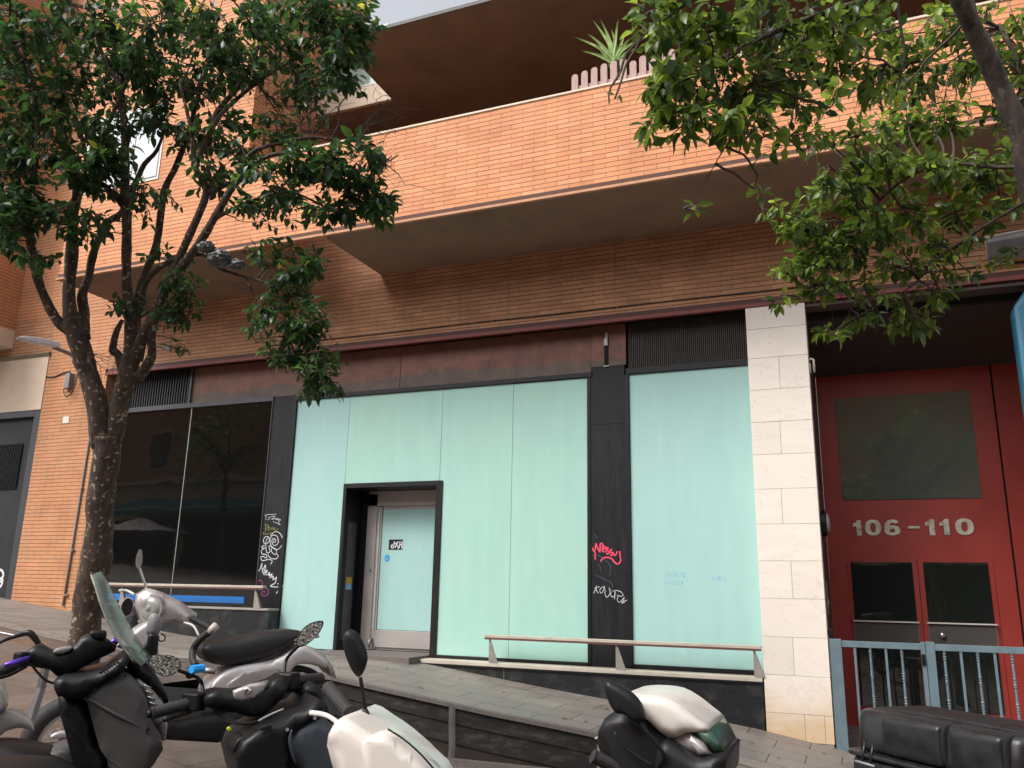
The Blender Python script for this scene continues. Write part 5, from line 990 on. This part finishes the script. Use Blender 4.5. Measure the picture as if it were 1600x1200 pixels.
obj('vent_slots', bm, M['dark'], Bk)
shell(fb, 'inner_shield', [(93, 1076), (114, 1080), (138, 1086), (148, 1120), (160, 1160), (170, 1176), (176, 1224), (140, 1230), (118, 1190), (106, 1140), (97, 1110)], -.02, .30, M['plastic'], Bk, .05, sub=1)
rod('shield_trim', [fb.at(114, 1081, -.18), fb.at(136, 1094, -.20), fb.at(150, 1125, -.20), fb.at(160, 1158, -.20)], .003, M['lampgrey'], Bk, 6)
shell(fb, 'handlebar_cowl', [(41, 1038), (41, 1018), (50, 1011), (63, 1006), (78, 1015), (92, 1017), (110, 1012), (120, 1005), (126, 996), (138, 991), (155, 990), (166, 998), (182, 1008), (180, 1016), (150, 1030), (125, 1044), (106, 1052), (90, 1054), (80, 1045), (60, 1041)], -.02, .16, M['plastic2'], Bk, .05, sub=1)
shell(fb, 'dial_bezel', [(84, 1016), (96, 1011), (113, 1010), (110, 1016), (98, 1021), (86, 1021)], -.09, .04, M['lampgrey'], Bk, .015)
shell(fb, 'visor', [(141, 987), (164, 986), (165, 996), (150, 996)], -.05, .12, M['plastic2'], Bk, .01)
gA, gB = fb.at(40, 1033, -.10), W(-40, 1066, 2.75)
grip([gA, gB], .018, Bk); rod('lever_clamp', [fb.at(45, 1028, -.12), fb.at(22, 1035, -.16), W(8, 1040, 2.8)], .009, M['purple'], Bk)
rod('brake_lever', [fb.at(40, 1042, -.12), W(14, 1055, 2.8), W(-6, 1062, 2.75), W(-30, 1085, 2.7)], .006, M['plastic2'], Bk)
bm = NB(); box(bm, -.02, .02, -.018, .018, -.028, .028, Matrix.Translation(fb.at(32, 1032, -.11))); obj('switch_block', bm, M['plastic'], Bk, bevel=.006)
for a, b in ((150, 1003), (173, 1004)):
    rod('lever_clamp', [fb.at(a, b+2, .08), fb.at(a+6, b-2, .08), fb.at(a+12, b, .08)], [.010, .013, .009], M['purple'], Bk)
rod('bar_end', [fb.at(184, 1008, .10), fb.at(212, 1017, .16)], .008, M['steel'], Bk)
shell(fb, 'windscreen_mount', [(190, 1030), (205, 1017), (222, 1025), (240, 1047), (256, 1073), (263, 1098), (256, 1097), (246, 1080), (230, 1063), (210, 1051)], 0, .30, M['plastic2'], Bk, .05, sub=1)
rows = [(157, 893, .10, .03), (167, 908, .15, .040), (178, 932, .18, .048), (191, 958, .20, .055), (206, 985, .21, .058), (222, 1010, .215, .05), (234, 1026, .20, .035)]
bm = NB(); g = []
for (x_, y_, hw, bk) in rows:
    p0 = fb.loc(fb.at(x_, y_, 0)); g.append([bm.verts.new(fb.w(p0[0]-bk*.9*(u*u), hw*u, p0[2]-.015*u*u)) for u in np.linspace(-1, 1, 13)])
for a, b in zip(g, g[1:]):
    for k in range(12): bm.faces.new((a[k], a[k+1], b[k+1], b[k]))
ws = obj('windscreen', bm, M['screen'], Bk, smooth=True); sm = ws.modifiers.new('thick', 'SOLIDIFY'); sm.thickness = .004
bm = NB(); edge = [fb.w(*q) for q in [(lambda p0, hw, bk: (p0[0]-bk*.9, -hw, p0[2]-.015))(fb.loc(fb.at(x_, y_, 0)), hw, bk) for (x_, y_, hw, bk) in rows]]; tube(bm, edge, .0035, 6); obj('screen_edge', bm, M['bracket'], ws)
shell(fb, 'headlight', [(212, 1056), (228, 1064), (243, 1079), (253, 1097), (257, 1117), (245, 1124), (233, 1116), (226, 1088)], -.01, .33, M['lens'], Bk, .05)
for k in range(5): rod('lens_rib', [fb.at(224+k*2.6, 1070+k*9, -.178), fb.at(236+k*3.6, 1075+k*9, -.178)], .0035, M['chrome'], Bk, 6)
shell(fb, 'blue_trim', [(251, 1082), (256, 1086), (262, 1100), (259, 1103), (253, 1094)], 0, .12, M['bluestripe'], Bk, .01)
shell(fb, 'nose_trim', [(236, 1116), (256, 1118), (259, 1132), (254, 1152), (246, 1138)], 0, .24, M['silver2'], Bk, .04)
mm = shell(fb, 'mirror_housing', [(234, 962), (243, 958), (252, 965), (253, 978), (246, 993), (233, 994), (228, 985)], .12, .07, M['lampgrey'], Bk, .03)
shell(fb, 'mirror_arm', [(233, 990), (247, 992), (247, 1008), (244, 1026), (232, 1033), (206, 1036), (205, 1028), (220, 1012), (229, 1004)], .10, .05, M['plastic2'], Bk, .022)
shell(fb, 'seat', [(-60, 1172), (-10, 1158), (40, 1160), (90, 1172), (130, 1190), (165, 1212), (160, 1260), (-60, 1270)], -.02, .30, M['seat'], Bk, .08)
shell(fb, 'tunnel', [(70, 1178), (112, 1160), (125, 1172), (160, 1200), (150, 1240), (80, 1230)], 0, .22, M['greypanel'], Bk, .03)
xn = fb.loc(fb.at(250, 1150))[0]
lower(fb, Bk, xn+.05, xn-1.30, M['plastic2'], seat=False)
shell(fb, 'tail_body', [(-60, 1195), (60, 1190), (100, 1215), (60, 1330), (-60, 1330)], 0, .28, M['plastic2'], Bk, .05)
# ---------------- slate blue scooter in the middle, front away to the right
fd = Fr(W(430, 1120, 2.95), 50)
D_ = thing('motor_scooter', tuple(fd.o), 'slate blue scooter with rain-dotted mirrors and a silver badge panel on its bars', 'scooter', GRP)
shell(fd, 'side_fairing', [(442, 1133), (455, 1126), (475, 1116), (488, 1110), (502, 1124), (518, 1143), (531, 1167), (534, 1200), (528, 1240), (470, 1250), (452, 1190), (436, 1168), (433, 1152)], -.05, .32, M['bluegrey'], D_, .045, sub=1)
rod('fairing_crease', [fd.at(456, 1140, -.214), fd.at(453, 1160, -.218), fd.at(462, 1195, -.218)], [.003, .006, .003], M['bluegrey'], D_, 8)
shell(fd, 'inner_shield', [(356, 1172), (366, 1147), (384, 1134), (406, 1122), (441, 1106), (462, 1100), (478, 1082), (488, 1088), (491, 1100), (484, 1112), (455, 1127), (442, 1134), (434, 1154), (437, 1170), (455, 1250), (380, 1250), (364, 1205)], -.04, .34, M['plastic'], D_, .045, sub=1)
rod('shield_trim', [fd.at(404, 1127, -.2), fd.at(420, 1118, -.2), fd.at(443, 1108, -.2)], .004, M['lampgrey'], D_, 6)
shell(fd, 'glove_slot', [(406, 1136), (422, 1132), (423, 1138), (408, 1142)], -.215, .012, M['dark'], D_, .004)
shell(fd, 'tray', [(358, 1168), (366, 1152), (378, 1146), (384, 1155), (370, 1170)], -.10, .12, M['plastic2'], D_, .012)
cw = shell(fd, 'handlebar_cowl', [(315, 1088), (325, 1079), (338, 1076), (364, 1078), (392, 1072), (420, 1062), (436, 1053), (446, 1060), (444, 1074), (436, 1088), (420, 1104), (404, 1116), (384, 1117), (364, 1111), (332, 1105), (316, 1101)], -.02, .15, M['plastic2'], D_, .045, sub=1)
bp = shell(fd, 'badge_panel', [(364, 1079), (390, 1069), (419, 1063), (412, 1079), (397, 1090), (376, 1096), (365, 1092)], -.085, .03, M['silver2'], D_, .012, sub=1)
q = fd.at(387, 1079, -.103); bm = NB(); dq = (CAM-q).normalized(); tube(bm, [q-dq*.004, q+dq*.003, q+dq*.006], [.013, .013, .009], 18); obj('badge', bm, M['chrome'], bp, smooth=True)
gl0, gl1 = fd.at(316, 1093, -.02), W(236, 1115, 2.72)
grip([gl0, gl1], .019, D_); rod('bar_end', [gl1, gl1+(gl1-gl0).normalized()*.012], .012, M['plastic2'], D_)
bm = NB(); box(bm, -.035, .035, -.025, .025, -.03, .03, Matrix.Translation(fd.at(303, 1096, -.03))); obj('switch_block', bm, M['plastic'], D_, bevel=.008)
rod('brake_lever', [fd.at(312, 1104, -.04), fd.at(290, 1114, -.04), W(256, 1125, 2.7)], .008, M['plastic2'], D_, 8)
gr0, gr1 = fd.at(443, 1066, .0), W(500, 1060, 3.2)
grip([gr0, gr1], .020, D_); rod('brake_lever', [fd.at(450, 1078, 0), W(490, 1074, 3.1), W(516, 1072, 3.15)], .009, M['plastic2'], D_, 8)
bm = NB(); box(bm, -.035, .035, -.03, .03, -.03, .03, Matrix.Translation(W(450, 1064, 3.0))); obj('switch_block', bm, M['plastic'], D_, bevel=.008)
shell(fd, 'front_cowl', [(455, 1078), (478, 1062), (492, 1072), (502, 1098), (514, 1130), (498, 1118), (480, 1090)], .08, .22, M['plastic2'], D_, .03, sub=1)
m1 = rod('mirror_stem', [fd.at(318, 1090, .0), W(315, 1066, 2.9), W(305, 1057, 2.85), W(280, 1048, 2.8)], .006, M['plastic2'], D_)
facing('mirror_glass', [(233, 1033), (238, 1025), (252, 1024), (267, 1025), (278, 1031), (281, 1043), (268, 1054), (253, 1055), (240, 1046)], M['mirror'], m1, 2.78, rim=.07, rimmat=M['plastic2'])
bm = NB(); tube(bm, [W(299, 1046, 2.82), W(317, 1044, 2.86)], .014, 8); obj('blue_tape', bm, M['cyan'], m1); bm = NB(); tube(bm, [W(293, 1052, 2.84), W(300, 1050, 2.84)], .020, 8); obj('clamp', bm, M['plastic'], m1)
m2_ = rod('mirror_stem', [fd.at(444, 1062, .0), W(446, 1036, 3.05), W(452, 1024, 3.05), W(468, 1008, 3.0)], .006, M['plastic2'], D_)
facing('mirror_glass', [(464, 1006), (469, 990), (483, 976), (503, 972), (499, 987), (487, 1000), (473, 1009)], M['mirror'], m2_, 3.0, rim=.10, rimmat=M['plastic2'])
rod('curved_hose', [W(337, 978, 2.95), W(330, 985, 2.95), W(312, 1000, 2.95), W(302, 1015, 2.95), W(301, 1030, 2.92), W(306, 1040, 2.9)], .0125, M['rubber'], D_); rod('hose_end', [W(338, 977, 2.95), W(328, 988, 2.95)], .014, M['sill'], D_)
rod('hose_end', [W(318, 1047, 2.9), W(336, 1049, 2.9)], .010, M['steel'], D_)
shell(fd, 'yellow_tag', [(354, 1138), (358, 1135), (362, 1140), (357, 1142)], -.10, .01, M['yellow'], D_, .003)
xd = fd.loc(fd.at(530, 1180))[0]; lower(fd, D_, xd-.02, xd-1.32, M['plastic2'])
for q in (0, 1): rod('cable', [fd.at(330, 1100+q*3, -.04), fd.at(352, 1122+q*4, -.08), fd.at(392, 1130, -.10), fd.at(430, 1110, -.05)], .0035, M['rubber'], D_, 6)
rod('cable', [W(452, 1070, 3.0), fd.at(470, 1090, .05), fd.at(468, 1110, -.05)], .004, M['rubber'], D_, 6)
for px_, py_ in ((449, 1140), (492, 1122), (522, 1160)): q = fd.at(px_, py_, -.213); bm = NB(); dq = (CAM-q).normalized(); tube(bm, [q-dq*.004, q+dq*.003], .006, 10); obj('bolt', bm, M['steel'], D_)
for px_, py_ in ((148, 1078), (196, 1056), (232, 1140)): q = fb.at(px_, py_, -.232); bm = NB(); dq = (CAM-q).normalized(); tube(bm, [q-dq*.004, q+dq*.003], .005, 10); obj('bolt', bm, M['plastic'], Bk)
rod('cable', [fb.at(50, 1040, -.06), fb.at(70, 1062, -.08), fb.at(92, 1070, -.06)], .004, M['rubber'], Bk, 6)
rod('cable', [fc.at(240, 972, .0), fc.at(232, 990, .04), fc.at(236, 1010, .05)], .005, M['rubber'], C, 6)
# ---------------- white scooter, lower middle
fe = Fr(W(600, 1160, 2.25), 12)
E_ = thing('motor_scooter', tuple(fe.o), 'cream white scooter front with one black mirror turned away, bottom centre', 'scooter', GRP)
shell(fe, 'headset_cowl', [(538, 1152), (542, 1134), (552, 1116), (563, 1109), (573, 1113), (590, 1125), (607, 1136), (626, 1150), (652, 1173), (682, 1202), (705, 1240), (565, 1250), (552, 1195)], 0, .32, M['whitep'], E_, .075, sub=1)
shell(fe, 'front_panel', [(574, 1160), (584, 1146), (604, 1139), (626, 1151), (652, 1173), (680, 1201), (698, 1240), (590, 1248), (578, 1196)], -.12, .12, M['whitep'], E_, .03, sub=1)
rod('panel_seam', [fe.at(606, 1139, -.165), fe.at(632, 1156, -.17), fe.at(660, 1181, -.17), fe.at(690, 1216, -.17)], .0025, M['plastic2'], E_, 6)
ms = rod('mirror_stem', [fe.at(571, 1112, 0), fe.at(568, 1090, 0), fe.at(563, 1058, 0)], .0055, M['plastic2'], E_); bm = NB(); tube(bm, [fe.at(571, 1122, 0), fe.at(571, 1116, 0), fe.at(570, 1108, 0)], [.013, .012, .008], 12); obj('boot', bm, M['rubber'], ms, smooth=True)
shell(fe, 'mirror_housing', [(537, 1005), (539, 989), (548, 983), (560, 991), (569, 1008), (574, 1026), (571, 1042), (564, 1056), (557, 1056), (548, 1042), (540, 1022)], 0, .045, M['plastic2'], ms, .022)
grip([fe.at(548, 1116, .02), W(514, 1076, 2.5)], .020, E_); rod('bar_end', [W(518, 1082, 2.5), W(510, 1070, 2.53)], [.020, .012], M['chrome'], E_)
rod('brake_lever', [fe.at(543, 1148, .0), W(528, 1130, 2.3), W(510, 1118, 2.35), W(486, 1114, 2.4)], [.009, .007, .008], M['white'], E_, 8)
xe = fe.loc(fe.at(690, 1220))[0]; lower(fe, E_, xe+.05, xe-1.25, M['whitep'])
# ---------------- white, green and black scooter
ff = Fr(W(1050, 1140, 2.6), 0)
Fb = thing('motor_scooter', tuple(ff.o), 'black scooter with rounded dirty white shell, dark green and silver corner, bottom right of centre', 'scooter', GRP)
shell(ff, 'black_cowl', [(955, 1130), (965, 1112), (995, 1092), (1028, 1116), (1060, 1143), (1064, 1170), (1050, 1215), (985, 1225), (968, 1185), (952, 1150)], 0, .34, M['plastic2'], Fb, .06, sub=1)
shell(ff, 'lower_shell', [(1036, 1160), (1058, 1141), (1090, 1160), (1110, 1168), (1143, 1163), (1146, 1180), (1140, 1215), (1100, 1240), (1040, 1230)], 0, .36, M['plastic2'], Fb, .09)
shell(ff, 'white_shell', [(983, 1082), (1002, 1077), (1028, 1077), (1055, 1081), (1079, 1094), (1102, 1112), (1121, 1128), (1112, 1134), (1086, 1134), (1060, 1143), (1031, 1118), (1002, 1097)], 0, .34, M['whitedirt'], Fb, .06, sub=2)
shell(ff, 'green_corner', [(1088, 1133), (1102, 1127), (1120, 1127), (1132, 1144), (1142, 1164), (1128, 1168), (1113, 1150)], 0, .34, M['greenp'], Fb, .08, sub=1)
shell(ff, 'silver_corner', [(1059, 1142), (1087, 1133), (1112, 1149), (1126, 1168), (1103, 1170)], 0, .355, M['silver'], Fb, .08, sub=1)
mb = rod('mirror_stem', [ff.at(994, 1124, -.22), ff.at(1015, 1150, -.22), ff.at(1036, 1178, -.2), ff.at(1030, 1198, -.18)], .0055, M['plastic2'], Fb)
shell(ff, 'mirror_housing', [(945, 1064), (958, 1064), (984, 1079), (1000, 1095), (1008, 1114), (1007, 1125), (993, 1128), (975, 1116), (962, 1113), (950, 1092)], -.22, .05, M['plastic2'], mb, .022)
rod('cable_stay', [ff.at(960, 1144, -.2), ff.at(982, 1172, -.2), ff.at(1022, 1198, -.2)], .004, M['plastic2'], Fb)
grip([ff.at(926, 1181, -.2), ff.at(972, 1204, -.15)], .019, Fb)
xg = ff.loc(ff.at(1140, 1200))[0]; lower(ff, Fb, xg+.0, xg-1.2, M['plastic2'])
# ---------------- big black top case on the scooter at lower right
pL, pR_ = W(1336, 1158, 2.62), W(1588, 1218, 2.12); ax = (pR_-pL); ax.z = 0; Lc = ax.length; ax.normalize(); bk_ = Vector((-ax.y, ax.x, 0))
fg = Fr((pL+pR_)/2+bk_*.1, math.degrees(math.atan2(bk_.y, bk_.x)))
Gs = thing('motor_scooter', tuple(fg.o), 'scooter carrying a big wet black ribbed top case, lower right corner', 'scooter', GRP)
zt = pL.z+.10
def case(name, x0, x1, z0, z1, d0, d1, mt, par, rr, taper=0, n=9):
    """rounded box along the case's long side; d0..d1 is its depth"""
    bm = NB(); rings = []
    for f, k in ((0, .86), (.012, .93), (.035, .98), (.08, 1), (.92, 1), (.965, .98), (.988, .93), (1, .86)):
        x = x0+(x1-x0)*f; ring = []; cd, cz = (d0+d1)/2, (z0+z1)/2; hd, hz = (d1-d0)/2*k, (z1-z0)/2*(k if k > .95 else k+.03)
        for i in range(32):
            a = 2*PI*i/32; ca, sa = math.cos(a), math.sin(a); e = 2/rr; u = math.copysign(abs(ca)**e, ca); v = math.copysign(abs(sa)**e, sa)
            ring.append(bm.verts.new(pL+ax*x+bk_*(cd+hd*u*(1-taper*(v+1)/2))+Vector((0, 0, cz+hz*v-pL.z))))
        rings.append(ring)
    for a, b in zip(rings, rings[1:]):
        for k in range(32): bm.faces.new((a[k], a[(k+1) % 32], b[(k+1) % 32], b[k]))
    bm.faces.new(rings[0]); bm.faces.new(rings[-1]); return obj(name, bm, mt, par, smooth=True)
Mw = mat('wet_black_case', (.016, .016, .017), .36, var=.35, scale=22, bump=.10, bscale=260, rvar=.22)
tc_ = case('top_case', -.01, Lc+.01, zt-.13, zt, .0, .36, Mw, Gs, 7, .12)
case('case_base', -.02, Lc+.02, zt-.30, zt-.118, -.015, .375, Mw, tc_, 5)
case('case_rim', -.028, Lc+.028, zt-.140, zt-.122, -.025, .385, Mw, tc_, 6)
case('lid_bulge', Lc*.22, Lc*.60, zt-.12, zt-.006, -.010, .10, Mw, tc_, 7); case('lid_bulge', Lc*.66, Lc*.95, zt-.12, zt-.006, -.011, .10, Mw, tc_, 7)
case('lid_groove', Lc*.205, Lc*.615, zt-.125, zt-.0015, -.004, .115, M['dark'], tc_, 4); case('lid_groove', Lc*.645, Lc*.965, zt-.125, zt-.0015, -.004, .115, M['dark'], tc_, 4)
rod('lid_ridge', [pL+ax*(Lc*q)+bk_*.085+Vector((0, 0, zt-pL.z-.002+dz)) for q, dz in ((.02, -.012), (.1, .0), (.5, .003), (.9, .0), (.98, -.012))], .0045, Mw, tc_, 8)
rod('lid_ridge', [pL+ax*(Lc*q)+bk_*.10+Vector((0, 0, zt-pL.z+.000)) for q in (.25, .5, .75)], .006, M['dark'], tc_, 8)
for q in (.10, .16): rod('hinge_rib', [pL+ax*(Lc*q)+bk_*(-.012)+Vector((0, 0, zt-.09-pL.z)), pL+ax*(Lc*q)+bk_*(-.03)+Vector((0, 0, zt-.150-pL.z))], .004, Mw, tc_, 6)
rod('latch_edge', [pL+ax*(Lc*.06)+bk_*(-.035)+Vector((0, 0, zt-.150-pL.z)), pL+ax*(Lc*.2)+bk_*(-.035)+Vector((0, 0, zt-.152-pL.z))], .004, M['lampgrey'], tc_, 6)
rod('reflector_line', [pL+ax*(Lc*.72)+bk_*.28+Vector((0, 0, zt-pL.z+.004)), pL+ax*(Lc*.84)+bk_*.28+Vector((0, 0, zt-pL.z+.004))], .003, M['white'], tc_, 6)
zc = (zt-.30)-fg.o.z
shell_pts = None
bm = NB(); tube(bm, [fg.w(-.05, .1, zc), fg.w(.25, .1, zc-.12)], .015, 8); tube(bm, [fg.w(-.05, -.1, zc), fg.w(.25, -.1, zc-.12)], .015, 8); obj('rear_rack', bm, M['steel'], Gs)
lower(fg, Gs, 1.35, .12, M['plastic2'])
# ---------------- white scooter cut by the left edge
fa = Fr(W(0, 1110, 3.0), 52)
A_ = thing('motor_scooter', tuple(fa.o), 'cream white scooter mostly cut off by the left edge, white mudguard and dark curved arm', 'scooter', GRP)
shell(fa, 'front_mudguard', [(-60, 1130), (-20, 1110), (12, 1105), (33, 1113), (46, 1124), (53, 1138), (33, 1134), (12, 1138), (0, 1147), (-40, 1180)], 0, .16, M['whitep'], A_, .05)
shell(fa, 'nose_panel', [(-60, 1040), (-10, 1058), (3, 1066), (10, 1080), (13, 1097), (0, 1106), (-30, 1120), (-70, 1120)], 0, .30, M['whitep'], A_, .06)
shell(fa, 'headlight', [(-20, 1085), (0, 1092), (9, 1100), (2, 1110), (-20, 1112)], -.05, .24, M['lampgrey'], A_, .04)
rod('windscreen_arm', [W(-30, 1026, 3.3), W(0, 1004, 3.3), (W(28, 993, 3.3)), W(45, 989, 3.3), W(55, 998, 3.3), W(62, 1010, 3.3)], [.004, .006, .009, .013, .012, .010], M['plastic2'], A_)
rod('chrome_arm', [W(-30, 985, 3.3), W(0, 989, 3.3), W(25, 994, 3.3)], .006, M['chrome'], A_)
xa = fa.loc(fa.at(20, 1120))[0]; lower(fa, A_, xa-.05, xa-1.3, M['whitep'])
# grey stand post behind the black scooter
sp = thing('bike_stand', (W(55, 1130, 4.2).x, W(55, 1130, 4.2).y, gz(-3.6)), 'slanted grey metal post standing on the brown paving at far left', 'post')
bm = NB(); tube(bm, [W(72, 1040, 4.3), W(64, 1075, 4.3), W(48, 1125, 4.25)], [.020, .022, .024], 4, flat=.4); obj('post', bm, M['lampgrey'], sp)

# ================================================================== small litter
lt = []; V = []
for k in range(150):
    px, py = rnd.uniform(60, 1300), rnd.uniform(960, 1190); y = rnd.uniform(-7, -.2); x = rnd.uniform(-10, 0)
    if PIT[0] < x < PIT[1] and PIT[2] < y < PIT[3]: continue
    lt.append((x, y, gz(x, y)+.012))
lt = np.array(lt); n = len(lt); rg = np.random.default_rng(5)
me = leafmesh('fallen_leaves', lt, np.c_[rg.normal(0, 1, (n, 2)), np.zeros(n)], np.tile([0, 0, 1.], (n, 1))+rg.normal(0, .2, (n, 3)), rg.uniform(.05, .09, n), rg.uniform(.025, .04, n), rg.uniform(.3, 1, n))
props(obj('fallen_leaves', me, leafmat('dry_leaf', (.10, .06, .03), (.26, .18, .06))), 'scattered dry leaves on the paving', 'leaves', kind='stuff')

# ================================================================== OPPOSITE SIDE OF THE STREET (seen mirrored in the glass)
ob = thing('opposite_building', (-8, -19, 0), 'beige rendered building across the street, seen only mirrored in the dark shop glass', 'building')
obj('wall', B(-34, 22, -19.4, -19, -5, 7.6), mat('ochre_render', (.62, .46, .31), .85, var=.1, scale=1), ob)
obj('brick_upper_wall', B(-38, -12, -18.99, -18.9, 4.7, 8.6), M['brick_left'], ob); obj('brick_upper_wall', B(-3, 14, -18.99, -18.9, 1.5, 7.6), M['brick_left'], ob)
obj('cornice', B(-38, -12, -18.99, -18.7, 4.5, 4.7), M['beige'], ob)
for x in (-30.5, -17.5, -8.0, 5.5):
    f = obj('window', B(x, x+1.2, -18.89, -18.84, 5.2, 7.0), M['beige'], ob); obj('shutter', B(x+.08, x+1.12, -18.835, -18.80, 5.28, 6.92), mat('brown_shutter', (.10, .06, .04), .6), f)
for x0, x1, z1 in ((-34, -28.5, 2.9), (-28, -21, 2.9), (-18, -12, 1.9), (-9, -4, 1.4), (-2, 4, 1.2), (6, 12, .6)): obj('shop_opening', B(x0, x1, -18.99, -18.93, -4, z1), M['dark'], ob)
aw = thing('shop_awning', (-26, -18.5, 3), 'blue-green shop awning across the street, mirrored in the dark glass', 'awning')
bm = NB(); prism(bm, [(-31, -18.8, 3.75), (-31, -16.9, 3.15), (-31, -16.9, 2.95), (-31, -16.95, 2.95), (-31, -16.95, 3.1), (-31, -18.8, 3.67)], (10, 0, 0)); obj('fabric', bm, mat('teal_fabric', (.04, .24, .26), .7), aw); obj('front_bar', B(-31, -21, -16.92, -16.86, 3.13, 3.18), M['white'], aw)
um = thing('cafe_parasol', (-27, -15.5, .9), 'pale café parasol across the street, mirrored in the dark glass', 'parasol')
bm = NB(); c = bm.verts.new((-27, -15.5, 2.6)); rr = [bm.verts.new((-27+1.9*math.cos(a), -15.5+1.9*math.sin(a), 2.05)) for a in np.linspace(0, 2*PI, 9)[:-1]]
for i in range(8): bm.faces.new((c, rr[i], rr[(i+1) % 8]))
o = obj('canopy', bm, M['white'], um); o.modifiers.new('t', 'SOLIDIFY').thickness = .01
bm = NB(); tube(bm, [(-27, -15.5, gz(-27, -15)), (-27, -15.5, 2.55)], .03, 8); obj('pole', bm, M['lampgrey'], um)
def far_tree(x, y, zc, rx, rz, lab, sd):
    rg = np.random.default_rng(sd); t = thing('street_tree', (x, y, gz(x, y)), lab, 'tree', 'street trees'); bm = NB(); z0 = gz(x, y)
    tube(bm, [(x, y, z0), (x+.1, y, z0+1.5), (x, y, zc-rz*.6)], [.17, .13, .10], 10, jit=.2)
    for k in range(11):
        a = k*2.4; e = rg.uniform(.2, 1); tube(bm, [(x, y, zc-rz*.7+.08*k), (x+rx*.35*math.cos(a), y+rx*.35*math.sin(a), zc-rz*.2+e*.3), (x+rx*.8*math.cos(a), y+rx*.8*math.sin(a), zc+rz*(e-.4))], [.07, .045, .015], 6)
    obj('trunk', bm, M['bark'], t, smooth=True); C_ = []
    for k in range(34):
        v = rg.normal(0, 1, 3); v /= np.linalg.norm(v); C_.append(np.array([x, y, zc])+v*np.array([rx, rx, rz])*rg.uniform(.35, .95))
    P = np.concatenate([c+rg.normal(0, .28, (90, 3)) for c in C_]); n = len(P)
    me = leafmesh('crown', P, rg.normal(0, 1, (n, 3))+np.array([0, 0, -.5]), rg.normal(0, .5, (n, 3))+np.array([0, 0, 1.]), rg.uniform(.09, .15, n), rg.uniform(.04, .07, n), np.clip(rg.normal(.45, .25, n), 0, .9)); obj('crown', me, M['leaf2'], t)
far_tree(1.9, -15.8, 4.3, 2.4, 2.2, 'round street tree across the road, mirrored in the pane above the red door', 4)
far_tree(-23.3, -16, 5.6, 2.1, 2.0, 'round street tree across the road, mirrored in the dark shop glass', 8)
